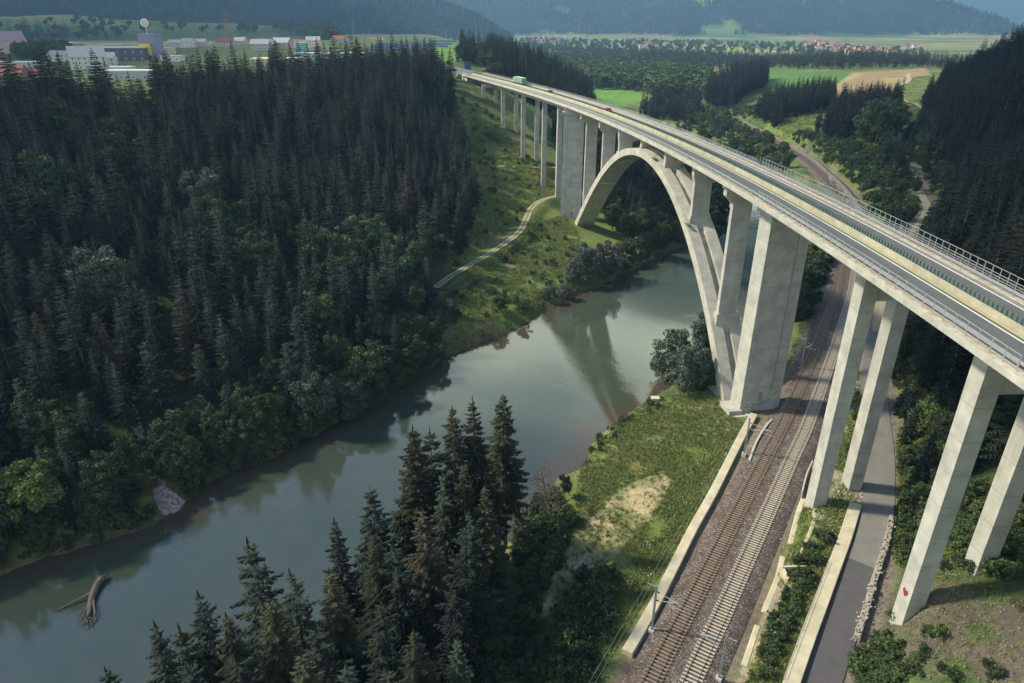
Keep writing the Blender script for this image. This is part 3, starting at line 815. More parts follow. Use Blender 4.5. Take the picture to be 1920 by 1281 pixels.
# ---- spandrel piers standing on the arch
AANG = math.atan2(AD[1], AD[0]) - math.pi / 2            # local y along the arch
for px, py in [(1089, 219), (1123.5, 235), (1160, 250), (1202, 270), (1247, 293), (1300, 322), (1360, 359)]:
    c0 = np.array(W(px, py, 43.0))                      # left tip of the cap
    s = (c0 - A0) @ AD
    if s > AL - 8: s_top = s
    v_tip = (c0 - A0) @ AN
    Mx = Matrix.Translation((A0[0] + AD[0] * s, A0[1] + AD[1] * s, 0)) @ Matrix.Rotation(AANG, 4, "Z")
    on = -2 < s < AL
    base = (ext_z(s) if 0 < s < AL - 1 else 0)
    pm = MB()
    zb = base - (1.2 if on and base > 3 else 3.0)
    xl, xr = 1.35, 5.75
    zc = max(40.3, base + 0.6)
    pm.box(xl, xr, -.6, .6, zb, zc + 0.02, Mx)
    if base > 6 and base < 38:
        slope = abs(float(np.interp(s, SS, SL)))
        pm.box(xl - .35, xr + .35, -.95 , .95, zb - 1.2 * slope - .5, base + 1.1 * slope + .5, Mx)
    o = bpart(pm, "pier", M["concrete"])
    vr = WD - 1.2 + (c0[0] - edge(c0[1])[0]) * 0 - (edge(c0[1])[0] * 0)
    xt = v_tip
    cap = MB()
    pts = [(xt, 44.46), (xt, 42.1), (xl, zc), (xr, zc), (xt + 12.6, 42.1), (xt + 12.6, 44.46)]
    cap.prism(pts, -.75, .75, Mx)
    bsub(cap, "pier_cap", M["plain_concrete"], o)

# ---- the two great piers beside the arch feet
def frame_at(t, u): # local x across, y along the deck
    x, dx, dy = edge(t)
    return Matrix.Translation(B(t, u, 0)) @ Matrix.Rotation(math.atan2(-dx, dy), 4, "Z")
def wall_pier(corner, ang, w0, w1, d, zb, zt, label=None):
    Mx = Matrix.Translation((corner[0], corner[1], 0)) @ Matrix.Rotation(ang, 4, "Z")
    pm = MB()
    V = []
    k = (w0 - w1) / 2
    for z, e in ((zb, 0), (zt, k)):
        V += [(e, 0, z), (w0 - e, 0, z), (w0 - e, d, z), (e, d, z)]
    V = [tuple(Mx @ Vector(p)) for p in V]
    pm.add(V, [(3, 2, 1, 0), (4, 5, 6, 7), (0, 1, 5, 4), (1, 2, 6, 5), (2, 3, 7, 6), (3, 0, 4, 7)])
    o = bpart(pm, "pier", M["concrete"])
    return o, Mx
near_c = np.array(W(1385, 778, -1.6))
near_r = np.array(W(1447, 760, -0.6))
ang_n = math.atan2(*(near_r - near_c)[::-1]) * 0.6
NP, NM = wall_pier(near_c, ang_n, 9.2, 8.6, 4.4, -6, 44.4)
# base block left of the pier, door, painted scrawl, dark water streak
bb = MB(); bb.box(-2.6, 0.3, -0.6, 4.0, -6, -0.2, NM); bb.box(-1.9, 2.6, -1.6, -.01, -6, -1.1, NM)
bsub(bb, "footing", M["plain_concrete"], NP)
dm = MB(); dm.box(3.85, 4.75, -.05, .03, 1.5, 3.7, NM)
dr_ = bsub(dm, "door", flat("grey_blue_door", (0.20, 0.24, 0.31)), NP)
def text_mesh(txt, size, depth=0.004):
    c = bpy.data.curves.new("lettering", "FONT")
    c.body = txt; c.size = size; c.extrude = depth; c.align_x = "CENTER"; c.resolution_u = 3
    o = bpy.data.objects.new("tmp", c)
    COL.objects.link(o)
    dg = bpy.context.evaluated_depsgraph_get()
    me = bpy.data.meshes.new_from_object(o.evaluated_get(dg))
    bpy.data.objects.remove(o)
    return me
def graffiti(txt, size, Mx, x, z, mat, parent, squash=1.0, tilt=0.0):
    me = text_mesh(txt, size)
    T = Mx @ Matrix.Translation((x, -0.012, z)) @ Matrix.Rotation(tilt, 4, "Y") @ Matrix.Rotation(math.pi / 2, 4, "X") @ Matrix.Scale(squash, 4, (1, 0, 0))
    me.transform(T)
    me.materials.clear(); me.materials.append(mat)
    return link("graffiti", me, parent)
graffiti("ZOMES", 1.3, NM, 3.2, 0.15, M["grey_graffiti"], NP, 1.0, -0.08)
graffiti("KASO", 1.25, NM, 5.9, 0.75, M["grey_graffiti"], NP, 0.75, -0.1)
rs = MB(); rs.box(6.55, 6.8, -.004, .02, 3.5, 42.5, NM)
bsub(rs, "water_streak", mottled("water_streak", (0.18, 0.175, 0.17), (0.30, 0.285, 0.25), 0.25, 0.9), NP)
far_c = np.array(W(1050, 411, 0.0))
ang_f = -math.atan2(float(edge(282)[1]), float(edge(282)[2])) * -0.55
FP, FM = wall_pier(far_c, ang_f, 8.6, 8.2, 4.4, -4, 44.4)
dm = MB(); dm.box(4.3, 5.3, -.05, .03, 1.0, 3.2, FM)
bsub(dm, "door", flat("grey_blue_door", (0.20, 0.24, 0.31)), FP)
rs = MB(); rs.box(1.9, 2.1, -.004, .02, 2.5, 42.5, FM)
bsub(rs, "water_streak", M.get("water_streak") or mottled("water_streak_b", (0.24, 0.23, 0.21), (0.34, 0.32, 0.28), 0.25, 0.9), FP)
# bearing cap blocks on the great piers
for P_, Mx, w in ((NP, NM, 9.2), (FP, FM, 8.6)):
    cb = MB()
    cb.box(-.35, w + .35, -.45, 4.85, 42.1, 43.2, Mx)
    bsub(cb, "pier_cap", M["plain_concrete"], P_)

# ---- twin-column frames of the approach spans
def col_top(px, py, zt, base_px):
    p = np.array(W(px, py, zt))
    return p
def frame_pier(cl, cr, ang, zl, zr, zt=43.0, w=2.25, d=2.6, beam=2.6, name="pier"):
    o = None
    root = MB()
    Ml = Matrix.Translation((cl[0], cl[1], 0)) @ Matrix.Rotation(ang, 4, "Z")
    Mr = Matrix.Translation((cr[0], cr[1], 0)) @ Matrix.Rotation(ang, 4, "Z")
    span = (Ml.inverted() @ Vector((cr[0], cr[1], 0))).x
    bm_ = MB(); bm_.box(w - .05, span + .05, .25, d - .25, zt - beam, zt + .02, Ml)
    o = bpart(bm_, name, M["plain_concrete"])
    for Mx, zb in ((Ml, zl), (Mr, zr)):
        c = MB(); c.box(0, w, 0, d, zb - 5, zt, Mx)
        bsub(c, "column", M["concrete"], o)
    return o, Ml, Mr, span
pa_l, pa_r = np.array(W(1524, 951, 1.0)), np.array(W(1591, 919, 1.3))
PA_, PAl, PAr, spa = frame_pier(pa_l, pa_r, 0.05, 1, 1, beam=4.6)
pb_l, pb_r = np.array(W(1703, 1136, 7.4)), np.array(W(1818, 1104, 8.2))
PB_, PBl, PBr, spb = frame_pier(pb_l, pb_r, 0.05, 6, 6.5, beam=4.6, w=2.3, d=2.3)
PC_, PCl, PCr, spc = frame_pier(np.array(B(34, 3.4, 0)[:2]), np.array(B(34, 10.4, 0)[:2]), 0.0, 4, 8, beam=4.6)
PD_, PDl, PDr, spd = frame_pier(np.array(B(2, 3.4, 0)[:2]), np.array(B(2, 10.4, 0)[:2]), 0.0, 0, 4, beam=4.6)
fr = []
for (lx, ly), (rx, ry), t in (((1018, 190), (1051, 195), 329), ((978, 180), (1004, 187), 356), ((940, 170), (964, 174), 383), ((903, 161), (922, 166), 409), ((1046.5, 208), (1056, 208), 297)):
    l = np.array(B(t, 3.0, 0)[:2])
    # stand on the sight line of the photographed column at that station
    d = ray(lx, ly); l = d[:2] * (t / d[1])
    x, dx, dy = edge(t)
    a = math.atan2(-dx, dy) * 0.3
    r_ = l + np.array([math.cos(a), math.sin(a)]) * (7.0)
    fr.append(frame_pier(l, r_, a, hz(*l), hz(*r_), beam=1.2, w=2.1, d=2.5))
# a heart, letters and scribble at the column feet
hm = MB()
hp = [(0.0, -0.62)] + [(0.55 * 16 * math.sin(a) ** 3 / 16, 0.6 * (13 * math.cos(a) - 5 * math.cos(2 * a) - 2 * math.cos(3 * a) - math.cos(4 * a)) / 16) for a in np.linspace(math.pi * 0.97, -math.pi * 0.97, 28)]
cb_l = [c for c in PB_.children][0]
hm.prism([(p[0] * 1.0 - 1.15, p[1] * 1.15 + 8.55) for p in hp[::-1]], -0.012, 0.01, PBl @ Matrix(((0, 1, 0, 0), (-1, 0, 0, 0), (0, 0, 1, 0), (0, 0, 0, 1))))
bsub(hm, "graffiti", M["red_graffiti"], cb_l)
cb_r = [c for c in PB_.children][1]
Mrl = PBr @ Matrix(((0, 1, 0, 0), (-1, 0, 0, 0), (0, 0, 1, 0), (0, 0, 0, 1)))
graffiti("SARS", 1.15, Mrl, -1.15, hz(pb_r[0] - .3, pb_r[1] + 1.1) + .55, M["blue_graffiti"], cb_r, 0.85)
ring = MB(); ring.tube([(0.62 * math.cos(a), -.012, 0.62 * math.sin(a)) for a in np.linspace(0, 2 * math.pi, 22)], .05, 4, False)
ring.v = [tuple(PBr @ Vector((p[0] + 1.2, p[1], p[2] + hz(pb_r[0] + 1.2, pb_r[1] - .3) + 1.1))) for p in ring.v]
bsub(ring, "graffiti", M["blue_graffiti"], cb_r)
graffiti("J", 0.95, PBr, 1.2, hz(pb_r[0] + 1.2, pb_r[1] - .3) + .75, M["blue_graffiti"], cb_r)
ca_r = [c for c in PA_.children][1]
graffiti("RUE", 0.8, PAr, 1.12, 4.0, M["grey_graffiti"], ca_r, 0.9)
# abutment at the far hillside
am = MB(); am.box(.8, 14, 0, 6, 30, 44.46, frame_at(446, 0)); am.box(.2, 14.6, 5, 8, 30, 45.0, frame_at(448, 0))
bpart(am, "abutment", M["plain_concrete"])
# motorway beyond the abutment
tsr = np.arange(457.9, 700, 6.0)
rd = MB(); band(rd, -1, 15.5, 45.55, tsr)
tag(rd.build("motorway", M["asphalt"]), kind="structure")
em = MB(); sweep(em, [(-1.5, 45.5), (16, 45.5), (22, 38), (-8, 38)], tsr, True)
tag(em.build("motorway_embankment", M["_emb"] if "_emb" in M else mottled("embankment_grass", (0.10, 0.15, 0.05), (0.15, 0.19, 0.07), .5)), kind="structure")
# ------------------------------------------------------------------ railway
RL = np.array([p for p in RAILC if p[1] > -45])
def rail_frame(line):
    t = np.gradient(line, axis=0); t /= np.linalg.norm(t, axis=1)[:, None]
    return t, np.stack([t[:, 1], -t[:, 0]], 1)
RT, RN = rail_frame(RL)
def offset(u): return RL + RN * u
def ballast():
    sec = [(-5.7, -1.0), (-4.3, -0.28), (-3.6, -.26), (-2.9, -.24), (-1.5, -.24), (-0.8, -0.24), (0, -0.33), (0.8, -0.24), (1.5, -.24), (2.9, -.24), (3.6, -.25), (4.2, -0.26), (5.6, -0.9)]
    V = []; k = len(sec)
    for i in range(len(RL)):
        for u, z in sec:
            p = RL[i] + RN[i] * u
            V.append((p[0], p[1], z))
    Fq = np.array([(i * k + q, i * k + q + 1, (i + 1) * k + q + 1, (i + 1) * k + q) for i in range(len(RL) - 1) for q in range(k - 1)])
    m, nt, b = new_mat("ballast_stones", 0.95, 0.1)
    vo = node(nt, "ShaderNodeTexVoronoi", i_Scale=7.0)
    nt.links.new(nt.nodes.new("ShaderNodeNewGeometry").outputs["Position"], vo.inputs["Vector"])
    sp = nt.nodes.new("ShaderNodeSeparateColor"); nt.links.new(vo.outputs["Color"], sp.inputs[0])
    c1 = ramp(nt, [(0.0, (0.072, 0.061, 0.056)), (0.75, (0.146, 0.128, 0.120)), (0.93, (0.25, 0.225, 0.208)), (1.0, (0.44, 0.41, 0.385))], sp.outputs[0]).outputs[0]
    c2 = ramp(nt, [(0.35, (0.72, 0.66, 0.62)), (0.65, (1.12, 1.08, 1.08))], noise(nt, 0.6, 5)).outputs[0]
    an = nt.nodes.new("ShaderNodeAttribute"); an.attribute_name = "rust"
    ru = node(nt, "ShaderNodeMath", operation="MULTIPLY"); nt.links.new(an.outputs["Fac"], ru.inputs[0])
    rr_ = ramp(nt, [(0.35, (.25,) * 3), (0.6, (.95,) * 3)], noise(nt, 0.22, 5)); nt.links.new(rr_.outputs[0], ru.inputs[1])
    c3 = mixc(nt, mixc(nt, c1, c2, 1.0, "MULTIPLY"), (0.115, 0.070, 0.050), ru.outputs[0])
    nt.links.new(c3, b.inputs["Base Color"])
    bump(nt, b, vo.outputs["Distance"], 0.7, 0.12)
    o = link("ballast_bed", mesh_data("ballast_bed", V, Fq, m))
    ra = o.data.attributes.new("rust", "FLOAT", "POINT")
    ra.data.foreach_set("value", np.tile(np.array([.1, .1, .2, .75, .75, .2, .1, .15, .5, .5, .15, .1, .1], np.float32), len(RL)))
    if o.data.polygons[0].normal.z < 0: o.data.flip_normals()
    tag(o, kind="structure")
ballast()
sl_near = MB()
for a, b_ in ((-1.3, 1.3),):
    sl_near.prism([(-1.3, -.16), (1.3, -.16), (1.3, -.02), (.95, -.012), (.55, -.05), (-.55, -.05), (-.95, -.012), (-1.3, -.02)], -.13, .13)
SLEEPER = sl_near.mesh("sleeper", M["sleeper"])
def track(u, label, smat):
    SLEEPER = sl_near.mesh("sleeper", smat)
    t = empty("railway_track", (*offset(u)[len(RL) // 5], 0), 0, label, "railway track")
    inv = Matrix.Translation(-t.location)
    L = offset(u)
    for s in (-1, 1):
        V = []; sec = [(-.07, -.17), (-.03, -.13), (-.02, -.05), (-.036, -.04), (-.036, 0), (.036, 0), (.036, -.04), (.02, -.05), (.03, -.13), (.07, -.17)]
        k = len(sec)
        P = L + RN * (0.753 * s)
        for i in range(len(P)):
            for a, z in sec:
                q = P[i] + RN[i] * a
                V.append((q[0], q[1], z + .0))
        Fs = np.array([(i * k + q, i * k + (q + 1) % k, (i + 1) * k + (q + 1) % k, (i + 1) * k + q) for i in range(len(P) - 1) for q in range(k)])
        r = link("rail", mesh_data("rail", V, Fs, M["rail"]), t); r.matrix_parent_inverse = inv
    s = np.concatenate([[0], np.cumsum(np.linalg.norm(np.diff(L, axis=0), axis=1))])
    d = np.arange(0, s[-1], 0.62)
    X, Y = np.interp(d, s, L[:, 0]), np.interp(d, s, L[:, 1])
    A = np.unwrap(np.arctan2(RT[:, 1], RT[:, 0])); A = np.interp(d, s, A) - math.pi / 2
    px, py, f = project(X, Y, np.full(len(X), -.1))
    seen = (f > 0) & (px > 0) & (px < 1925) & (py < 1290)
    order = np.argsort(np.where(seen, np.hypot(X, Y), 1e6))
    rest_v, rest_f = [], []
    sv = np.array([v.co[:] for v in SLEEPER.vertices]); sf = [tuple(p.vertices) for p in SLEEPER.polygons]
    rest = MB()
    for k, i in enumerate(order):
        if k < 100:
            o = link("sleeper", SLEEPER, t); o.matrix_parent_inverse = inv
            o.location = (X[i], Y[i], 0); o.rotation_euler = (0, 0, A[i])
        else:
            ca, sa = math.cos(A[i]), math.sin(A[i])
            q = np.stack([sv[:, 0] * ca - sv[:, 1] * sa + X[i], sv[:, 0] * sa + sv[:, 1] * ca + Y[i], sv[:, 2]], 1)
            rest.add(q, sf)
    o = rest.build("sleeper", smat, t); o.matrix_parent_inverse = inv
    tag(o, kind="stuff")
    return t
track(-2.18, "rusty railway track nearer the river, beside the pale concrete wall", M["brown_sleeper"])
track(2.18, "railway track on pale sleepers nearer the slender column pairs and road", M["sleeper"])

# catenary masts
def mast(px, py, side, h, label, z=-0.3, xy=None, arm=True):
    p = np.array(W(px, py, z)) if xy is None else np.array(xy)
    i = int(np.argmin(np.hypot(*(RL - p).T)))
    a = math.atan2(RN[i][1], RN[i][0]) + (math.pi if side > 0 else 0)     # local +x reaches over the track
    t = empty("catenary_mast", (p[0], p[1], z - .2), a, label, "catenary mast")
    pm = MB()
    for xx in (-.13, .09): pm.box(xx, xx + .04, -.13, .13, 0, h)
    pm.box(-.09, .09, -.02, .02, 0, h)
    pm.build("mast", M["mast"], t)
    MB().box(-.4, .4, -.4, .4, -1.2, .25).build("mast_footing", M["plain_concrete"], t)
    if arm:
        reach = float(np.hypot(*(RL[i] - p))) - 2.18
        c = MB()
        c.tube([(0.1, 0, h - 1.0), (reach + .2, 0, h - 1.6)], .05, 6)
        c.tube([(0.1, 0, h - 2.6), (reach - .3, 0, h - 1.62)], .045, 6)
        c.tube([(reach - 1.2, 0, h - 2.4), (reach + .9, 0, h - 2.55)], .035, 6)
        c.tube([(reach - 1.2, 0, h - 2.4), (reach - 1.1, 0, h - 1.6)], .03, 6)
        c.build("cantilever", M["steel"], t)
        ins = MB()
        ins.tube([(.15, 0, h - 1.02), (.55, 0, h - 1.1)], .09, 8); ins.tube([(.15, 0, h - 2.55), (.55, 0, h - 2.45)], .09, 8)
        ins.build("insulator", flat("brown_insulator", (0.12, 0.07, 0.05)), t)
    br = MB(); br.box(-1.3, .1, -.05, .05, h - .3, h - .22); br.box(-1.3, -1.24, -.05, .05, h - .45, h - .1); br.box(-.72, -.66, -.05, .05, h - .45, h - .1)
    br.build("feeder_bracket", M["mast"], t)
    return p, h, a
mA = mast(1222, 1180, -1, 8.2, "grey catenary mast standing in the pale concrete wall, nearest to the viewer")
mB = mast(1395, 850, -1, 8.2, "grey catenary mast in front of the great pier's painted base")
mC = mast(1348, 1270, 1, 7.6, "bluish catenary mast right of both tracks at the bottom edge")
mD = mast(1501, 690, -1, 8.2, "bluish catenary mast on the grass verge behind the great pier")
mE = mast(0, 0, -1, 9.5, "thin pale mast among the bushes below the dark grove", -0.3, RL[np.argmin(np.abs(RL[:, 1] - 352))] - RN[np.argmin(np.abs(RL[:, 1] - 352))] * 5.2)
mF = mast(0, 0, 1, 8.2, "short pale mast by the far railway curve left of the rocky cutting", -0.3, RL[np.argmin(np.abs(RL[:, 1] - 318))] + RN[np.argmin(np.abs(RL[:, 1] - 318))] * 4.9)
off = {"n": 0}
def hang(line_pts, r, sag, name, label, cat):
    pts = []
    for a, b_ in zip(line_pts[:-1], line_pts[1:]):
        a, b_ = Vector(a), Vector(b_)
        for k in range(12):
            t = k / 12
            p = a.lerp(b_, t); p.z -= sag * 4 * t * (1 - t); pts.append(p)
    pts.append(Vector(line_pts[-1]))
    tag(MB().tube(pts, r, 4, False).build(name, M["wire"]), label, cat)
def bracket(m, d):
    p, h, a = m
    return (p[0] - math.cos(a) * d, p[1] - math.sin(a) * d, h - .3 - .1)
back = (bracket(mA, 0)[0] - 34, bracket(mA, 0)[1] - 55, 7.6)
for d, w in ((1.27, "outer"), (.69, "inner")):
    pts = [(back[0] - d, back[1] + d * .6, back[2])] + [bracket(m, d) for m in (mA, mB, mD)]
    hang(pts, .022, .5, "feeder_wire", f"{w} thin feeder wire strung along the river side of the masts", "wire")
for u, w in ((-2.18, "river side"), (2.18, "road side")):
    L = offset(u)
    sub = [i for i in range(0, len(L), 20) if L[i][1] < 300]
    hang([(L[i][0], L[i][1], 5.4) for i in sub], .018, .0, "contact_wire", f"thin contact wire above the {w} railway track", "wire")

# ------------------------------------------------------------------ walls and small concrete along the line
def wall_line(name, pts, half, ztop, zbot, mat, label, cat, group=None, step=1.5, top_extra=None, zs=None):
    L = spline([(*p, *( [z] if zs else [] )) for p, z in zip(pts, zs or pts)], step) if zs else spline(pts, step)
    xy = L[:, :2]
    t, nrm = rail_frame(xy)
    mb = MB(); V = []
    for i in range(len(xy)):
        zt = L[i, 2] if zs else ztop
        for u, z in ((-half, zbot), (-half, zt - .06), (-half + .08, zt), (half - .08, zt), (half, zt - .06), (half, zbot)):
            q = xy[i] + nrm[i] * u
            V.append((q[0], q[1], z))
    n = len(xy)
    Fs = [(i * 6 + k, i * 6 + (k + 1) % 6, (i + 1) * 6 + (k + 1) % 6, (i + 1) * 6 + k) for i in range(n - 1) for k in range(6)]
    mb.add(V, Fs + [(5, 4, 3, 2, 1, 0), tuple((n - 1) * 6 + k for k in range(6))])
    o = mb.build(name, mat)
    return tag(o, label, cat, group)
M["cream_concrete"] = concrete("cream_concrete", (0.55, 0.50, 0.37), joint=0, stain=0.45)
wall_line("retaining_wall", [np.array(W(*p, -0.2)) for p in [(1176, 1222), (1212, 1160), (1247, 1095), (1297, 995), (1336, 925), (1365, 868), (1392, 815), (1414, 776)]], 0.75, -0.12, -4.0, M["cream_concrete"], "low cream concrete wall between meadow and railway ballast, running up to the great pier", "wall")
sp_ = [np.array(W(*p, -0.3)) for p in [(1405, 865), (1418, 830), (1436, 800), (1447, 788)]]
wall_line("kerb_wall", sp_, 0.22, -0.05, -2, M["plain_concrete"], "thin curved concrete kerb at the foot of the great pier beside the rails", "wall")
wl = [np.array(W(*p, 1.5)) for p in [(1455, 1362), (1484, 1281), (1514, 1197), (1549, 1104), (1566, 1058), (1587, 1001), (1605, 943)]]
wl = [wl[0] + (wl[0] - wl[1]) * 1.6, wl[0] + (wl[0] - wl[1]) * .8] + wl
wall_line("road_wall", wl, 0.95, 1.5, -2.5, M["cream_concrete"], "broad cream concrete wall with a flat top along the left side of the access road", "wall")
hr = MB()
wsp = spline(wl[3:7], 1.0)
t_, n_ = rail_frame(wsp)
q = wsp - n_ * 0.95
hr.tube([(p[0], p[1], 1.95) for p in q], .03, 5)
hr.tube([(p[0], p[1], 1.6) for p in q], .025, 5)
for p in q[::3]: hr.tube([(p[0], p[1], .8), (p[0], p[1], 1.95)], .03, 5)
tag(hr.build("handrail", M["steel"]), "thin grey handrail fixed along the outer side of the broad road wall", "handrail")
# dry-stone row on the other side of the road
def stone_mesh(seed, mat, flatn=0.75):
    r = np.random.default_rng(seed)
    import bmesh
    bm = bmesh.new(); bmesh.ops.create_icosphere(bm, subdivisions=2, radius=1)
    for v in bm.verts:
        n_ = v.co.normalized()
        k = 1 + 0.28 * (vnoise(np.array([n_.x * 1.7 + seed * 3.1]), np.array([n_.y * 1.7 + n_.z * 1.3 + seed]))[0] - .5) * 2
        v.co = Vector((n_.x * k, n_.y * k * .8, n_.z * k * flatn))
    for ax in range(6):
        d = Vector(r.normal(size=3)).normalized()
        lim = .62 + .2 * r.random()
        for v in bm.verts:
            e = v.co.dot(d)
            if e > lim: v.co -= d * (e - lim)
    me = bpy.data.meshes.new("stone"); bm.to_mesh(me); bm.free(); me.materials.append(mat)
    return me
STONES = [stone_mesh(i, M["rock"]) for i in range(4)]
PSTONES = [stone_mesh(10 + i, M["pale_rock"]) for i in range(4)]
def stones_stuff(name, pts, sizes, protos, label, cat):
    vs, fs, n0 = [], [], 0
    arr = []
    for me in protos:
        v = np.zeros(len(me.vertices) * 3, np.float32); me.vertices.foreach_get("co", v)
        arr.append((v.reshape(-1, 3), np.array([tuple(p.vertices) for p in me.polygons])))
    for k, (p, s) in enumerate(zip(pts, sizes)):
        v, f = arr[k % len(arr)]
        a = rng.random() * 6.28
        ca, sa = math.cos(a), math.sin(a)
        w = v * s
        w = np.stack([w[:, 0] * ca - w[:, 1] * sa, w[:, 0] * sa + w[:, 1] * ca, w[:, 2]], 1) + np.array(p)[None]
        vs.append(w); fs.append(f + n0); n0 += len(v)
    o = link(name, mesh_data(name, np.concatenate(vs), np.concatenate(fs), protos[0].materials[0]))
    return tag(o, label, cat, kind="stuff")
gl = spline([np.array(W(*p, 1.6)) for p in [(1673, 968), (1664, 1010), (1652, 1050), (1640, 1085), (1628, 1128), (1616, 1165), (1606, 1200)]], 0.7)
wall_line("stone_wall", [gl[i] for i in range(0, len(gl), 4)], 0.42, 1.62, -1.5, M["pale_rock"], "low pale wall of rough stones at the foot of the slope, right of the access road", "wall")
pts, sz = [], []
for p in gl:
    for _ in range(4):
        o = rng.normal(0, .33, 2)
        pts.append((p[0] + o[0], p[1] + o[1], 1.65 + rng.random() * .15)); sz.append(.09 + .13 * rng.random())
stones_stuff("wall_stones", pts, sz, PSTONES, "loose pale stones heaped along the top of the rough stone wall", "stones")
# old concrete channel pieces, headwall, grate between railway and road
for k, (L, w, lab) in enumerate([
    ([(1507, 935), (1497, 962), (1487, 1000), (1481, 1022)], .42, "short cream concrete strip by the left foot of the twin columns"),
    ([(1468, 1045), (1458, 1085), (1442, 1125), (1432, 1150)], .42, "cream concrete strip left of the small headwall among the weeds"),
    ([(1420, 1175), (1410, 1205), (1395, 1250)], .4, "weathered concrete strip lowest beside the right track's gravel"),
    ([(1530, 945), (1524, 985), (1510, 1020), (1500, 1050)], .3, "narrow broken concrete channel between headwall and stone heap"),
    ([(1492, 1132), (1470, 1155), (1450, 1175)], .3, "broken slanting concrete slab strip below the small headwall")]):
    wall_line("concrete_strip", [ground_px(*p)[:2] for p in L], w, 0, -1, M["cream_concrete"], lab, "concrete strip", "concrete strips between railway and road", zs=[ground_px(*p)[2] + .22 for p in L])
g = ground_px(1488, 1070)
hd = empty("culvert_headwall", tuple(g), 0.05, "small U-shaped concrete headwall among the weeds beside the railway", "headwall")
MB().box(-1.9, 1.9, -.15, .15, -1.2, .9).build("face_wall", M["cream_concrete"], hd)
for sx in (-1.9, 1.6):
    MB().box(sx, sx + .3, -2.2, -.16, -1.5, .7).build("wing_wall", M["cream_concrete"], hd)
g = ground_px(1456, 1010)
gr = empty("drain_grate", tuple(g), 0.3, "small square metal drain cover beside the right track's ballast", "drain cover")
MB().box(-.6, .6, -.5, .5, -.5, .12).build("frame", M["plain_concrete"], gr)
gm = MB()
for k in range(7): gm.box(-.45 + k * .13, -.37 + k * .13, -.4, .4, .121, .16)
gm.build("grate", M["dark_steel"], gr)
# right-hand cable posts / low railing at column foot
wall_line("kerb_wall", [np.array(W(*p, 0.4)) for p in [(1523, 868), (1512, 893), (1504, 925)]], .14, .9, -1, M["plain_concrete"], "thin upright concrete kerb left of the twin columns' foot", "wall")

# rocks: rubble chutes on the left bank, scree by the columns
def scatter_poly(poly, n, s0, s1, sink=.25):
    q = np.array([ground_px(*p)[:2] for p in poly])
    lo, hi = q.min(0), q.max(0)
    P, S_ = [], []
    while len(P) < n:
        c = lo + rng.random((n * 4, 2)) * (hi - lo)
        c = c[inside(q, c[:, 0], c[:, 1])]
        P += list(c[: n - len(P)])
    P = np.array(P); z = H(P[:, 0], P[:, 1])
    S_ = s0 + (s1 - s0) * rng.random(n) ** 2.5
    return [(p[0], p[1], zz + s * .15) for p, zz, s in zip(P, z, S_)], S_
PK = flat("pinkish_rock", (0.30, 0.24, 0.235), .4, 1.5, .9)
KST = [stone_mesh(30 + i, PK) for i in range(3)]
stones_stuff("rubble", *scatter_poly([(286, 900), (302, 893), (312, 918), (346, 942), (335, 958), (308, 966), (292, 940)], 520, .18, .6), KST, "pinkish heap of rubble spilling into the river at the left bank", "rubble")
stones_stuff("rubble_chute", *scatter_poly([(196, 664), (206, 664), (228, 705), (244, 745), (262, 790), (272, 830), (262, 832), (246, 795), (226, 745), (208, 705)], 560, .2, .6), KST, "narrow chute of pinkish rubble running down between dark spruces", "rubble")
stones_stuff("scree", *scatter_poly([(1640, 1120), (1700, 1070), (1830, 1085), (1925, 1130), (1925, 1281), (1640, 1281)], 1000, .06, .26), [stone_mesh(50 + i, flat("shaded_scree", (0.15, 0.13, 0.12), .4, 1.5, .9)) for i in range(3)], "grey scree strewn below the feet of the nearest twin columns", "scree")  # stones coloured darker to stand in for shade on the scree
stones_stuff("stone_heap", *scatter_poly([(1505, 925), (1600, 890), (1622, 935), (1585, 1000), (1540, 1020)], 600, .07, .32), PSTONES, "pale stones strewn round the feet of the twin columns beside the road", "stones")
stones_stuff("cutting_rocks", *scatter_poly([(1545, 322), (1580, 350), (1610, 385), (1590, 385), (1560, 350)], 260, .3, 1.3), PSTONES, "pale rocky cutting face beside the far railway curve", "rocks")
# driftwood
dg = W(150, 1128, ZW)
dw = empty("driftwood", (dg[0], dg[1], ZW), 0, "bleached driftwood trunk with roots stranded in the dark river", "driftwood")
def rel(px, py, z): 
    p = W(px, py, ZW + z); return (p[0] - dg[0], p[1] - dg[1], z)
MB().tube([rel(200, 1077, .6), rel(190, 1085, .62), rel(180, 1100, .5), rel(172, 1120, .45), rel(168, 1145, .3), rel(160, 1170, .0)], [.22, .5, .55, .5, .42, .3], 9).build("trunk", M["dead_wood"], dw, True)
bw = MB()
bw.tube([rel(176, 1108, .5), rel(160, 1118, .5), rel(135, 1130, .35), rel(102, 1146, .1)], [.3, .2, .13, .05], 6)
bw.tube([rel(170, 1122, .5), rel(160, 1148, .6), rel(148, 1172, .3)], [.22, .14, .05], 6)
bw.tube([rel(175, 1125, .5), rel(178, 1150, .7), rel(172, 1172, .2)], [.2, .14, .05], 6)
bw.tube([rel(190, 1086, .7), rel(194, 1080, 1.0)], [.2, .1], 6)
for k in range(16):
    a = np.array([168 - 8 * rng.random(), 1140 + 25 * rng.random()])
    b_ = a + np.array([rng.normal(-6, 10), 8 + 12 * rng.random()])
    bw.tube([rel(*a, .3), rel(*((a + b_) / 2), .5 * rng.random() + .2), rel(*b_, .1)], [.09, .06, .03], 5)
bw.build("branch", M["dead_wood"], dw, True)
lg = W(1130, 538, ZW)
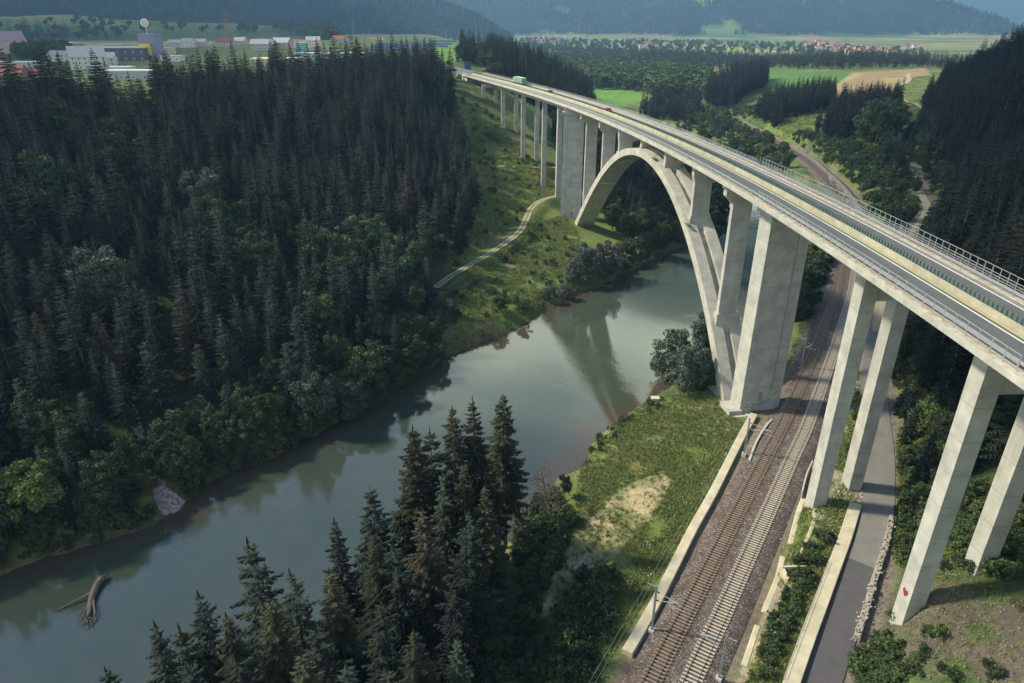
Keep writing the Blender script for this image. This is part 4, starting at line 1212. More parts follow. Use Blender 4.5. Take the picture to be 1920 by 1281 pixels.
tag(MB().tube([(lg[0] - 3, lg[1] - .6, ZW + .15), (lg[0], lg[1], ZW + .3), (lg[0] + 3.5, lg[1] + .3, ZW + .12)], [.1, .2, .16], 7).build("log", M["dead_wood"], None, True), "pale log lying in the water below the twin grey willows", "log")
tp = W(1228, 755, ZW + 1.0)
bmk = MB(); bmk.box(-.9, .9, -.7, .7, -.8, .45, Matrix.Translation((tp[0], tp[1], hz(*tp) + .3)))
tag(bmk.build("concrete_block", M["cream_concrete"]), "small pale concrete block at the water's edge of the meadow", "block")
# ------------------------------------------------------------------ trees: prototypes
def quads_mesh(name, Q, hue, mats, trunk=None):
    """Q (n,4,3) leaf quads with a hue each, plus optional trunk MB (material 1)"""
    n = len(Q)
    V = Q.reshape(-1, 3); Fq = np.arange(4 * n).reshape(-1, 4)
    if trunk is not None:
        tv = np.array(trunk.v); k = len(V)
        faces = [tuple(f) for f in Fq.tolist()] + [tuple(i + k for i in f) for f in trunk.f]
        me = mesh_data(name, np.concatenate([V, tv]), faces, mats, [0] * n + [1] * len(trunk.f))
        h = np.concatenate([np.repeat(hue, 4), np.full(len(tv), .6)])
    else:
        me = mesh_data(name, V, Fq, mats)
        h = np.repeat(hue, 4)
    a = me.attributes.new("hue", "FLOAT", "POINT")
    a.data.foreach_set("value", h.astype(np.float32))
    return me
def spruce_parts(seed, h=22.0, rad=3.1, clear=0.10, whorls=38, sparse=0.0, twigs=6):
    r = np.random.default_rng(seed)
    Q, hue = [], []
    zb = h * clear
    lean = r.normal(0, .012, 2)
    for w in range(whorls):
        t = (w + r.random() * .6) / whorls
        z = zb + (h - zb) * (1 - (1 - t) ** 1.06)
        Rr = rad * (1 - t) ** 0.82 * (0.75 + .25 * min(1, t * 6)) + .12
        nb = int(r.integers(5, 8)) if t < .8 else int(r.integers(4, 6))
        a0 = r.random() * 6.28
        for b in range(nb):
            if r.random() < sparse: continue
            a = a0 + b * 6.283 / nb + r.normal(0, .22)
            L = Rr * (0.58 + .62 * r.random())
            droop = (0.42 - 0.55 * t) * L * (0.8 + .4 * r.random())
            d = np.array([math.cos(a), math.sin(a), 0]); sdir = np.array([-math.sin(a), math.cos(a), 0])
            ns = max(2, int(round(twigs * L / rad)) + 1)
            prev = None
            for k in range(ns + 1):
                u = (k + .15) / (ns + .15)
                c = d * (L * u) + np.array([0, 0, z - droop * u ** 1.3 + .16 * L * max(0, u - .6)])
                c[:2] += lean * z
                wd = (0.26 + .14 * r.random()) * L * (1.05 - u) + .14
                hang = (.20 + .3 * r.random()) * (0.5 + .35 * (1 - t)) 
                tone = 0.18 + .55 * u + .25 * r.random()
                for sgn in (-1, 1):
                    tip = c + sdir * (sgn * wd) + d * (wd * (.55 + .3 * r.random())) - np.array([0, 0, hang * wd + .1 * r.random()])
                    e = d * (.30 * L / ns + .10)
                    q = [c - e, c + e * .9, tip + e * .35, tip - e * .30 - np.array([0, 0, .10])]
                    Q.append(q); hue.append(tone)
                # hanging twig under the branch
                if k > 0:
                    e = d * (.42 * L / ns + .08) + sdir * r.normal(0, .12)
                    dn = np.array([0, 0, -(.35 + .45 * r.random()) * (.45 + .5 * (1 - t))])
                    Q.append([c - e, c + e, c + e * .6 + dn, c - e * .6 + dn * .8]); hue.append(tone * .75)
            # branch end
            c = d * L * 1.06 + np.array([0, 0, z - droop + .06 * L]); c[:2] += lean * z
            Q.append([c - d * .3 + sdir * .16, c - d * .3 - sdir * .16, c + d * .34 - sdir * .04, c + d * .34 + sdir * .04]); hue.append(.95)
    # leader
    for k in range(5):
        a = r.random() * 6.28; d = np.array([math.cos(a), math.sin(a), 0]) * .16
        tp = np.array([lean[0] * h, lean[1] * h, h - .9 + .25 * k])
        Q.append([tp - d, tp + d, tp + d * .2 + np.array([0, 0, .8]), tp - d * .2 + np.array([0, 0, .8])]); hue.append(.8)
    tk = MB(); tk.mat = 0
    tk.tube([(0, 0, -1.2), (0, 0, .4), (lean[0] * h * .5, lean[1] * h * .5, h * .5), (lean[0] * h, lean[1] * h, h - .4)], [h * .0155, h * .0135, h * .0085, .03], 7)
    return np.array(Q), np.array(hue), tk
def fine_spruce(seed, h=25.0, rad=3.8, clear=0.12, whorls=42, sparse=0.1, step=.22, wid=.06):
    r = np.random.default_rng(seed)
    Q, hue = [], []
    zb = h * clear
    lean = r.normal(0, .012, 2)
    bald = r.random() * 6.28
    for w in range(whorls):
        t = (w + r.random() * .7) / whorls
        z = zb + (h - zb) * (1 - (1 - t) ** 1.06)
        Rr = rad * (1 - t) ** 0.80 * (0.6 + .4 * min(1, t * 5)) * (.85 + .3 * r.random()) + .15
        nb = int(r.integers(5, 8)) if t < .8 else int(r.integers(4, 6))
        a0 = r.random() * 6.28
        for b in range(nb):
            if r.random() < sparse: continue
            a = a0 + b * 6.283 / nb + r.normal(0, .25)
            L = Rr * (0.55 + .6 * r.random())
            droop = (0.50 - 0.62 * t) * L * (0.75 + .5 * r.random())
            d = np.array([math.cos(a), math.sin(a), 0]); sd = np.array([-math.sin(a), math.cos(a), 0])
            ns = max(3, int(L / step))
            hg = (.25 + .55 * (1 - t)) * (.7 + .5 * r.random())
            base_tone = r.normal(0, .10)
            pc = None
            for k in range(ns + 1):
                u = (k + .1) / (ns + .1)
                c = d * (L * u) + np.array([0, 0, z - droop * u ** 1.35 + .20 * L * max(0, u - .6)])
                c[:2] += lean * z
                if pc is not None:
                    Q.append([pc - sd * .05, pc + sd * .05, c + sd * .04, c - sd * .04]); hue.append(.35 + base_tone)
                pc = c
                if u < .16 and t < .8: continue
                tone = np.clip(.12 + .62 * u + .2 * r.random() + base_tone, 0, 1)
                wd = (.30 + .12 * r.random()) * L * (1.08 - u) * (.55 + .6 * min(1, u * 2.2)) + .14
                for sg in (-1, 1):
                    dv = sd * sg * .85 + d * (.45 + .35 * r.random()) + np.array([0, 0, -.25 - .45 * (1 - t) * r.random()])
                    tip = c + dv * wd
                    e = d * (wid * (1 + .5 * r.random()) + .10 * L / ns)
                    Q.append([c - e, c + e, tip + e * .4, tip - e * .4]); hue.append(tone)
                    m_ = c + dv * wd * .6
                    dn = np.array([0, 0, -hg * (.35 + .5 * r.random()) * min(1, wd * 1.6)])
                    e2 = dv / np.linalg.norm(dv) * (.16 * wd + wid) 
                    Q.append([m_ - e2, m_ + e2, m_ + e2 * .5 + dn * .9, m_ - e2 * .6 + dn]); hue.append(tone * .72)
                if r.random() < .75:
                    e = d * (.5 * L / ns + wid)
                    dn = np.array([0, 0, -hg * (.5 + .6 * r.random())]) + sd * r.normal(0, .06)
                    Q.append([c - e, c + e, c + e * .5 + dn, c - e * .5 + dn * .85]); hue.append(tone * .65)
            c = pc
            Q.append([c - d * .22 + sd * .10, c - d * .22 - sd * .10, c + d * .3 - sd * .02, c + d * .3 + sd * .02]); hue.append(.98)
    for k in range(6):
        a = r.random() * 6.28; dd = np.array([math.cos(a), math.sin(a), 0]) * .10
        tp = np.array([lean[0] * h, lean[1] * h, h - 1.3 + .28 * k])
        Q.append([tp - dd, tp + dd, tp + dd * .15 + np.array([0, 0, .7]), tp - dd * .15 + np.array([0, 0, .7])]); hue.append(.8)
    tk = MB()
    tk.tube([(0, 0, -1.2), (0, 0, .4), (lean[0] * h * .5, lean[1] * h * .5, h * .5), (lean[0] * h, lean[1] * h, h - .4)], [h * .0155, h * .0135, h * .0085, .03], 7)
    for k in range(14):                       # dead snags on the bare trunk
        zz = zb * (.35 + .75 * r.random()); a = r.random() * 6.28; L = .5 + 1.1 * r.random()
        tk.tube([(0, 0, zz), (math.cos(a) * L, math.sin(a) * L, zz - .25 * L)], [.035, .012], 3, False)
    return np.array(Q), np.array(hue), tk
def broad_parts(seed, h=13.0, rad=4.5, clear=.22, clumps=60, per=62, leaf=.42, trunks=1):
    r = np.random.default_rng(seed)
    Q, hue = [], []
    zc = h * (clear + 1) / 2; rz = h * (1 - clear) / 2
    lob = [(r.normal(0, .42, 3), .55 + .35 * r.random()) for _ in range(7)]
    C = []
    while len(C) < clumps:
        lc, lr = lob[int(r.integers(len(lob)))]
        v = r.normal(size=3); v /= np.linalg.norm(v)
        p = lc + v * lr * (.55 + .45 * r.random() ** .5)
        if np.linalg.norm(p) < 1.12 and p[2] > -.95: C.append(p)
    for p in C:
        c = np.array([p[0] * rad, p[1] * rad, zc + p[2] * rz])
        cr = rad * (.19 + .17 * r.random())
        tone = .25 + .5 * r.random()
        m = int(per * (.6 + .8 * r.random()))
        v = r.normal(size=(m, 3)); v /= np.linalg.norm(v, axis=1)[:, None]
        v[:, 2] *= .75
        pos = c + v * cr * (.35 + .65 * r.random((m, 1)) ** .6)
        n1 = v + r.normal(0, .6, (m, 3)); n1 /= np.linalg.norm(n1, axis=1)[:, None]
        t1 = np.cross(n1, r.normal(size=(m, 3))); t1 /= np.linalg.norm(t1, axis=1)[:, None] + 1e-6
        t2 = np.cross(n1, t1)
        s = leaf * (.55 + .8 * r.random((m, 1)))
        Q.append(np.stack([pos - t1 * s, pos - t2 * s * .6, pos + t1 * s, pos + t2 * s * .6], 1))
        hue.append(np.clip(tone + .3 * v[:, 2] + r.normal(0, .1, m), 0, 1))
    tk = MB()
    for q in range(trunks):
        o = r.normal(0, .5, 2) * (trunks > 1)
        top = np.array([o[0] * 3, o[1] * 3, h * .72])
        tk.tube([(o[0], o[1], -1), (o[0] * 1.3, o[1] * 1.3, h * .25), tuple(top)], [h * .02, h * .016, h * .006], 6)
        for k in range(6):
            p = C[int(r.integers(len(C)))]
            st = h * (clear * .8 + .35 * r.random())
            f = st / (h * .72)
            tk.tube([(o[0] * (1 + 2 * f), o[1] * (1 + 2 * f), st), (p[0] * rad * .5, p[1] * rad * .5, (st + zc + p[2] * rz) / 2 + .3), (p[0] * rad, p[1] * rad, zc + p[2] * rz)], [h * .008, h * .006, .03], 5, False)
    return np.concatenate(Q), np.concatenate(hue), tk
PROTO, HT = {}, {}       # kind -> list of (crown mesh, trunk mesh, joined mesh); true heights
def add_proto(kind, parts, leaf, bark):
    Q, hue, tk = parts
    HT.setdefault(kind, []).append(float(Q[:, :, 2].max()))
    PROTO.setdefault(kind, []).append((quads_mesh(kind + "_crown", Q, hue, [leaf]), tk.mesh(kind + "_trunk", bark, True), quads_mesh(kind, Q, hue, [leaf, bark], tk)))
for s in range(7):
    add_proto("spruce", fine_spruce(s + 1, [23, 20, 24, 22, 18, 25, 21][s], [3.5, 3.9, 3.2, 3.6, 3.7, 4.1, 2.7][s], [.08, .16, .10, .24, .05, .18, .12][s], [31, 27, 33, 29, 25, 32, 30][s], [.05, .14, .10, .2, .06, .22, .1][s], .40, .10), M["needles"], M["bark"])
for s in range(3):
    add_proto("tall_spruce", fine_spruce(s + 31, 26, 4.2 - .25 * s, [.30, .12, .2][s], 44, [.2, .12, .16][s], .20, .055), M["olive_needles"], M["bark"])
add_proto("brown_spruce", fine_spruce(51, 23, 3.9, .1, 38, .12, .28, .07), M["brown_needles"], M["bark"])
for s in range(2):
    add_proto("far_spruce", spruce_parts(71 + s, 22, 3.6, .1, 15, .1, 2), M["needles"], M["bark"])
for s in range(3):
    add_proto("broadleaf", broad_parts(s + 101, 13, 4.6, .18, 70, 105, .30), M["leaves"], M["bark"])
for s in range(2):
    add_proto("light_broadleaf", broad_parts(s + 121, 12, 4.8, .15, 66, 100, .30), M["light_leaves"], M["bark"])
for s in range(2):
    add_proto("willow", broad_parts(s + 141, 11, 4.2, .18, 66, 110, .27, 2), M["silver_leaves"], M["pale_bark"])
for s in range(2):
    add_proto("bush_willow", broad_parts(s + 151, 11, 4.8, .0, 90, 120, .26, 2), M["silver_leaves"], M["pale_bark"])
for s in range(2):
    add_proto("far_broadleaf", broad_parts(s + 161, 13, 5.0, .1, 26, 22, 1.0), M["leaves"], M["bark"])
for s in range(2):
    add_proto("far_light", broad_parts(s + 171, 12, 5.2, .1, 26, 22, 1.0), M["light_leaves"], M["bark"])
for s in range(3):
    add_proto("shrub", broad_parts(s + 181, 2.6, 1.7, .0, 30, 52, .15), M["leaves"] if s < 2 else M["light_leaves"], M["bark"])

# ------------------------------------------------------------------ where they stand
def fill(world_poly, spacing, jit=.45):
    q = np.array(world_poly)
    lo, hi = q.min(0), q.max(0)
    gx, gy = np.meshgrid(np.arange(lo[0], hi[0], spacing), np.arange(lo[1], hi[1], spacing))
    p = np.stack([gx.ravel(), gy.ravel()], 1) + rng.uniform(-jit, jit, (gx.size, 2)) * spacing
    p = p[inside(q, p[:, 0], p[:, 1])]
    return p
def gpoly(px):
    return [ground_px(*p)[:2] for p in px]
def away(p, clear_deck=True, road=5.0, rail=8.5, water=1.5):
    d1 = dist_poly(ROADC[::3], p[:, 0], p[:, 1])[0]
    d2 = dist_poly(RAILC[::3], p[:, 0], p[:, 1])[0]
    ok = (d1 > road) & (d2 > rail)
    ins = inside(RIVER, p[:, 0], p[:, 1])
    dw_ = np.minimum(dist_poly(LB, p[:, 0], p[:, 1])[0], dist_poly(RB, p[:, 0], p[:, 1])[0])
    ok &= ~ins & (dw_ > water)
    ok &= dist_poly(PATH[::3], p[:, 0], p[:, 1])[0] > 4.0
    return p[ok]
def under_deck(p):
    x, dx, dy = edge(p[:, 1])
    return (p[:, 0] > x - 2.5) & (p[:, 0] < x + 17.5) & (p[:, 1] < 462)
TREES = []       # (kind, x, y, z, height scale, rot, region)
def plant(kind, pts, s0, s1, region, kinds=None):
    if len(pts) == 0: return
    z = H(pts[:, 0], pts[:, 1])
    for (x, y), zz in zip(pts, z):
        k = kind if isinstance(kind, str) else rng.choice(kind[0], p=kind[1])
        TREES.append((str(k), float(x), float(y), float(zz), float(rng.uniform(s0, s1)), float(rng.random() * 6.28), region))
# big forest on the left hillside
lf = away(np.concatenate([fill(LFOREST, 6.1), fill([(p[0], p[1]) for p in LB[3:12]] + [(-52, 124), (-72, 104), (-118, 74)], 5.0)]), water=2.0)
lf = lf[~under_deck(lf)]
dl = dist_poly(LB, lf[:, 0], lf[:, 1])[0]
open_chute = np.zeros(len(lf), bool)
cx, cy, _ = project(lf[:, 0], lf[:, 1], H(lf[:, 0], lf[:, 1]))
open_chute |= dist_poly([(200, 650), (225, 700), (262, 790), (300, 900), (325, 960)], cx, cy)[0] < 17
open_chute |= inside([(205, 185), (300, 185), (290, 225), (215, 225)], cx, cy)
lf = lf[~open_chute]; dl = dl[~open_chute]
nearbank = dl < 13
mixn = fbm(lf[:, 0] / 40, lf[:, 1] / 40, 3)
u = rng.random(len(lf))
br = (nearbank & (u < .72)) | (~nearbank & (mixn > .66) & (u < .35) & (lf[:, 1] < 250)) | ((lf[:, 0] > -35) & (lf[:, 1] < 215) & (lf[:, 1] > 135) & (u < .12))
sp_l = lf[~br]
hs = .80 + .0006 * 0
plant((["spruce", "brown_spruce"], [.96, .04]), sp_l, .52, 1.04, "left")
plant((["broadleaf", "willow", "light_broadleaf"], [.86, .06, .08]), lf[br & nearbank], .42, .80, "left_bank")
plant((["broadleaf", "willow", "light_broadleaf"], [.90, .04, .06]), lf[br & ~nearbank], .8, 1.3, "left")
# right hillside
rf = away(fill(RFOREST, 5.8), road=5)
rf = rf[~under_deck(rf)]
for c in (pb_l, pb_r): rf = rf[np.hypot(rf[:, 0] - c[0] - 1, rf[:, 1] - c[1] - 1) > 8]
rx, ry, rf_ = project(rf[:, 0], rf[:, 1], H(rf[:, 0], rf[:, 1]))
low = inside([(1600, 1110), (1675, 960), (1680, 900), (1740, 880), (1800, 920), (1925, 960), (1925, 1400), (1500, 1400)], rx, ry)
rf = rf[~low]
dr_ = dist_poly(ROADC[::3], rf[:, 0], rf[:, 1])[0]
rf = rf[(dr_ > 7) | (rf[:, 1] > 150)]
u = rng.random(len(rf))
edge_b = dist_poly(ROADC[::3], rf[:, 0], rf[:, 1])[0] < 14
plant((["spruce", "brown_spruce"], [.93, .07]), rf[~(edge_b & (u < .35))], .68, 1.05, "right")
plant((["broadleaf", "light_broadleaf"], [.8, .2]), rf[edge_b & (u < .35)], .5, .9, "right")
# woods seen through the arch, on the left bank upstream
for poly, spc, mix, s0, s1, reg in [
    ([(33, 243), (46, 250), (58, 262), (72, 272), (86, 286), (97, 306), (103, 350), (100, 400), (60, 420), (22, 420), (24, 360), (26, 330), (38, 300), (36, 268)], 5.0, (["spruce", "broadleaf", "willow"], [.55, .35, .10]), .55, .95, "arch"),
    ([(-16, 476), (0, 462), (24, 446), (50, 452), (56, 490), (62, 560), (68, 640), (70, 720), (60, 810), (10, 900), (-28, 850), (-20, 640), (-6, 560)], 6.2, (["spruce", "broadleaf"], [.75, .25]), .75, 1.1, "beyond"),
]:
    p = away(fill(poly, spc)); p = p[~under_deck(p)]
    plant(mix, p, s0, s1, reg)
def pxfill(poly, spacing, mix, s0, s1, reg, wat=1.0):
    p = fill(gpoly(poly), spacing)
    p = away(p, water=wat); p = p[~under_deck(p)]
    plant(mix, p, s0, s1, reg)
SPR = (["spruce"], [1.0])
pxfill([(1095, 428), (1130, 436), (1180, 446), (1240, 470), (1262, 462), (1290, 452), (1320, 430), (1330, 400), (1300, 380), (1200, 380), (1130, 390), (1110, 410)], 4.6, (["broadleaf", "spruce", "light_broadleaf"], [.5, .4, .1]), .45, .8, "arch")
# the low left shore and both sides of the hillside lane
pxfill([(-150, 950), (0, 940), (280, 895), (292, 950), (270, 975), (180, 1003), (100, 1028), (0, 1060), (-150, 1110)], 4.4, (["broadleaf", "spruce"], [.6, .4]), .35, .75, "left_bank", .6)
for y0, y1, sides, mix in ((98, 205, (1,), (["spruce", "broadleaf"], [.7, .3])), (205, 262, (-1, 1), (["spruce", "broadleaf"], [.45, .55])), (300, 450, (1, -1), (["spruce", "broadleaf"], [.4, .6]))):
    seg = ROADC[(ROADC[:, 1] > y0) & (ROADC[:, 1] < y1)][::2]
    st, sn = rail_frame(seg[:, :2])
    for sd_ in sides:
        for o_, sc0, sc1 in ((4.6, .32, .6), (9.0, .5, .85)):
            q = seg[:, :2] + sn * (sd_ * o_) + rng.normal(0, .9, (len(seg), 2))
            q = q[rng.random(len(q)) < .8]
            q = q[dist_poly(RAILC[::3], q[:, 0], q[:, 1])[0] > 11]
            plant(mix, q, sc0, sc1, "right" if sd_ > 0 else "lane")
# bushes and low trees hanging over the waterline
for i0, i1, sc0, sc1, mix, reg in ((3, 12, .30, .62, ["broadleaf", "light_broadleaf", "spruce"], "left_bank"), (12, 16, .3, .6, ["broadleaf", "willow", "light_broadleaf"], "left_bank"), (20, 27, .3, .55, ["broadleaf", "light_broadleaf", "willow"], "arch")):
    seg = spline(LB[i0:i1], 2.6)
    st, sn = rail_frame(seg)
    for o_ in (1.6, 4.6):
        q = seg - sn * o_ + rng.normal(0, .7, (len(seg), 2))
        qx, qy, _ = project(q[:, 0], q[:, 1], np.full(len(q), -3.5))
        q = q[(rng.random(len(q)) < .85) & (np.abs(qx - 318) > 30)]
        plant((mix, [.6, .15, .25]), q, sc0, sc1 * (.8 if o_ < 2 else 1.1), reg)
# groves on the terrace slope, right of the bridge
pxfill([(1322, 196), (1345, 207), (1372, 203), (1400, 182), (1434, 168), (1436, 148), (1372, 160), (1330, 176)], 5.2, SPR, .95, 1.25, "grove_a")
pxfill([(1412, 232), (1432, 246), (1460, 246), (1470, 226), (1530, 214), (1565, 204), (1562, 184), (1500, 190), (1455, 200), (1420, 214)], 5.0, SPR, .75, 1.0, "grove_b")
pxfill([(1527, 252), (1545, 268), (1580, 266), (1622, 262), (1660, 240), (1680, 226), (1684, 206), (1640, 204), (1572, 212), (1556, 230)], 5.2, SPR, .75, 1.0, "grove_c")
pxfill([(1604, 272), (1640, 282), (1678, 276), (1690, 246), (1640, 246)], 7, (["broadleaf"], [1]), 1.3, 1.6, "grove_c")
# spruces and broadleaf woods on the valley floor
pxfill([(1196, 226), (1215, 236), (1290, 240), (1320, 225), (1316, 196), (1240, 186), (1206, 206)], 8.5, (["spruce", "broadleaf"], [.75, .25]), .6, .95, "valley")
pxfill([(1100, 166), (1185, 171), (1220, 180), (1330, 190), (1330, 150), (1250, 138), (1100, 134), (1060, 140)], 11, (["far_light", "far_broadleaf"], [.8, .2]), 1.0, 1.5, "valley")
pxfill([(1205, 236), (1296, 268), (1420, 330), (1480, 330), (1470, 285), (1380, 246), (1310, 205), (1290, 240)], 8.2, (["broadleaf", "light_broadleaf", "willow"], [.2, .45, .35]), .4, .75, "valley_slope")
pxfill([(1000, 108), (1060, 126), (1120, 136), (1320, 136), (1330, 112), (1240, 104), (1100, 100)], 14, (["far_spruce", "far_broadleaf", "far_light"], [.2, .35, .45]), .6, .95, "far_wood")
pxfill([(1200, 120), (1330, 130), (1440, 128), (1440, 112), (1330, 103), (1220, 100)], 13, (["far_spruce", "far_broadleaf"], [.8, .2]), .65, .95, "far_wood")
pxfill([(1420, 128), (1500, 131), (1570, 133), (1640, 130), (1740, 126), (1770, 132), (1800, 138), (1790, 122), (1700, 118), (1600, 112), (1440, 112)], 12, (["far_spruce", "far_broadleaf"], [.9, .1]), .65, .95, "far_wood")
pxfill([(940, 86), (1000, 100), (1100, 100), (1240, 104), (1240, 99), (1100, 93), (960, 82)], 17, (["far_spruce", "far_light", "far_broadleaf"], [.4, .3, .3]), .6, .95, "far_wood")
# plateau: hedges, copses and orchards round the little town
pxfill([(0, 62), (60, 58), (160, 58), (240, 62), (240, 70), (120, 76), (0, 80)], 22, (["far_broadleaf", "far_spruce"], [.7, .3]), .9, 1.3, "plateau")
pxfill([(30, 95), (130, 92), (130, 112), (60, 118), (30, 112)], 9, (["far_broadleaf", "broadleaf"], [.6, .4]), .7, 1.0, "plateau")
pxfill([(450, 62), (480, 66), (484, 60), (456, 58)], 12, (["far_broadleaf"], [1]), 1.2, 1.6, "plateau")
pxfill([(500, 62), (560, 68), (630, 78), (645, 70), (600, 58), (520, 56)], 20, (["far_spruce", "far_broadleaf", "far_light"], [.4, .4, .2]), 1.0, 1.4, "plateau")
pxfill([(715, 61), (850, 66), (850, 62), (715, 57)], 16, (["far_light", "far_broadleaf"], [.8, .2]), 1.0, 1.3, "plateau")
pxfill([(970, 84), (1100, 96), (1300, 100), (1500, 104), (1740, 120), (1740, 100), (1500, 86), (1300, 80), (1100, 78), (980, 76)], 46, (["far_light", "far_broadleaf", "far_spruce"], [.5, .35, .15]), .8, 1.3, "far_wood")
pxfill([(0, 46), (200, 40), (420, 56), (420, 68), (200, 62), (0, 60)], 38, (["far_broadleaf", "far_spruce"], [.7, .3]), .8, 1.3, "plateau")
pxfill([(855, 120), (900, 128), (935, 142), (945, 150), (925, 120), (880, 100), (862, 100)], 7.5, (["spruce", "broadleaf"], [.65, .35]), .75, 1.1, "beyond")

# hand placed, as in the photograph: foreground spruces on the near bank (tip pixel, height)
FG = [((945, 730), 28.2, "tall_spruce", "tall ragged spruce with a long bare trunk, rightmost of the tall ones by the river"),
      ((890, 740), 27, "tall_spruce", "tall dark spruce just left of the bare-trunked one, against the river"),
      ((850, 752), 26, "tall_spruce", "slim dark spruce between two taller spruces against the bright water"),
      ((772, 795), 26, "tall_spruce", "dark spruce with ragged crown, left end of the tall row before the bright water"),
      ((806, 790), 24, "spruce", "narrow spruce tucked between the tall dark ones of the near bank row"),
      ((868, 868), 27, "tall_spruce", "lighter spruce with drooping boughs in front of the tall dark row"),
      ((828, 880), 26, "spruce", "bushy olive spruce before the tall row, left of the drooping one"),
      ((796, 948), 27.5, "brown_spruce", "big brownish spruce standing foremost below the tall row"),
      ((690, 905), 25, "spruce", "pointed spruce overlapping the reflection edge left of the tall row"),
      ((626, 980), 25, "spruce", "small dark spruce left of the pointed one, against pale water"),
      ((700, 988), 27, "tall_spruce", "olive spruce in front of the pointed one on the near bank"),
      ((470, 998), 26, "spruce", "broad solitary spruce standing out against the blue-grey river"),
      ((550, 1068), 27, "spruce", "short broad spruce right of the solitary one"),
      ((622, 1060), 27, "tall_spruce", "drooping olive spruce close to the viewer, right of the short broad one"),
      ((362, 1098), 27, "spruce", "dark forked spruce left of the solitary one, before the blue water"),
      ((330, 1160), 25, "spruce", "dark spruce low in front of the forked one"),
      ((268, 1178), 27, "spruce", "thin dark spruce tip near the bottom edge, left of the forked one"),
      ((190, 1252), 26, "spruce", "spruce tip just rising over the bottom edge, leftmost of the near bank"),
      ((745, 1010), 27, "spruce", "shaded spruce behind the big brownish one"),
      ((880, 960), 25, "spruce", "dark spruce at the right edge of the foremost clump"),
      ((420, 1150), 27, "tall_spruce", "dark spruce in front of the solitary broad one"),
      ((500, 1120), 28, "tall_spruce", "dark spruce at the bottom between the solitary and the short broad ones"),
      ((590, 1160), 28, "spruce", "dark bottom-edge spruce below the drooping olive one"),
      ((690, 1130), 28, "spruce", "dark bottom-edge spruce left of the big brownish one"),
      ((845, 1080), 25, "spruce", "dark low spruce at the lower right of the foremost clump"),
      ((770, 1170), 27, "tall_spruce", "dark spruce lowest under the big brownish one"),
      ((560, 1215), 28, "tall_spruce", "bottom-edge spruce crown right of the lowest dark ones"),
      ((650, 1235), 28, "spruce", "bottom-edge spruce crown below the olive ones"),
      ((730, 1240), 28, "tall_spruce", "bottom-edge spruce crown below the foremost brownish spruce"),
      ((350, 1235), 28, "spruce", "bottom-edge spruce crown left of the dark row"),
      ((838, 1190), 25, "spruce", "dark spruce at the bottom right corner of the foremost clump"),
      ((915, 905), 25, "tall_spruce", "dark spruce just left below the bare-trunked one"),
      ((440, 1230), 28, "spruce", "bottom-edge spruce crown below the dark ones of the near bank")]
HAND = []
for tip, h, kind, lab in FG:
    best = None
    for hh in np.arange(h - 7, h + 8, .5):
        z = -3.0
        for _ in range(4):
            x, y = W(tip[0], tip[1], z + hh); z = hz(x, y)
        wet = bool(inside(RIVER, np.array([x]), np.array([y]))[0]) or z < -4.6
        sc_ = abs(hh - h) + (100 if wet else 0)
        if best is None or sc_ < best[0]: best = (sc_, x, y, z, hh)
    HAND.append((kind, best[1], best[2], best[3], best[4], lab))
def at_px(px, py): g = ground_px(px, py); return g
for (px, py), kind, h, lab, cat in [
    ((1095, 528), "bush_willow", 13.5, "left one of the twin grey willows at the water's edge", "tree"),
    ((1135, 522), "bush_willow", 13.0, "right one of the twin grey willows at the water's edge", "tree"),
    ((1262, 712), "bush_willow", 14.5, "grey-green willow leaning over the water just left of the arch foot", "tree"),
    ((1292, 728), "bush_willow", 11.5, "dark bushy willow between the leaning willow and the arch foot", "tree"),
    ((1236, 700), "bush_willow", 6.0, "low grey willow at the water left of the leaning willow", "tree"),
    ((1318, 722), "bush_willow", 8.0, "small bushy willow right at the arch foot", "tree"),
    ((1322, 660), "bush_willow", 13.0, "grey-green tree seen behind the near arch leg", "tree"),
    ((664, 782), "bush_willow", 9.5, "pale silvery willow at the shaded left water's edge", "tree"),
    ((590, 790), "willow", 13.0, "greyish willow on the shaded left bank, left of the silvery one", "tree"),
    ((694, 742), "broadleaf", 14.0, "big bright green broadleaf tree at the left bank's bend", "tree"),
    ((775, 700), "broadleaf", 10.5, "rounded green tree low at the water, right of the bright broadleaf", "tree"),
    ((1030, 560), "bush_willow", 4.6, "low silvery willow bush at the sunny left waterside", "bush"),
    ((985, 590), "broadleaf", 5.0, "dark green round bush at the sunny left waterside", "bush"),
    ((1060, 560), "bush_willow", 5.0, "pale willow bush right of the low silvery one", "bush"),
    ((940, 585), "broadleaf", 5.5, "dark bush at the upper end of the stony bank gap", "bush"),
    ((575, 830), "light_broadleaf", 3.2, "small yellow-green bush at the dark left waterline", "bush"),
    ((200, 590), "willow", 17, "silvery broadleaf crown among the dark left spruces", "tree"),
    ((60, 1000), "light_broadleaf", 14, "yellowish broadleaf tree at the dark left edge", "tree"),
    ((110, 420), "broadleaf", 21, "huge rounded broadleaf crown high in the left forest", "tree"),
    ((240, 360), "broadleaf", 19, "olive broadleaf crown below the sunny forest gap", "tree"),
    ((385, 420), "willow", 17, "grey broadleaf crown in the middle of the left forest", "tree"),
    ((1650, 320), "broadleaf", 17, "large round broadleaf tree below the third grove, by the dark hillside", "tree"),
    ((1068, 930), "broadleaf", 5.5, "small slender leaning tree at the meadow's water edge", "tree"),
    ((1515, 372), "willow", 4.0, "dark grey bush beside the far railway curve", "bush")]:
    g = at_px(px, py)
    HAND.append((kind, g[0], g[1], g[2], h, lab))
PH = {"spruce": 23, "tall_spruce": 26, "brown_spruce": 23, "broadleaf": 13, "light_broadleaf": 12, "willow": 11, "bush_willow": 11, "shrub": 2.6, "far_spruce": 22, "far_broadleaf": 13, "far_light": 12}
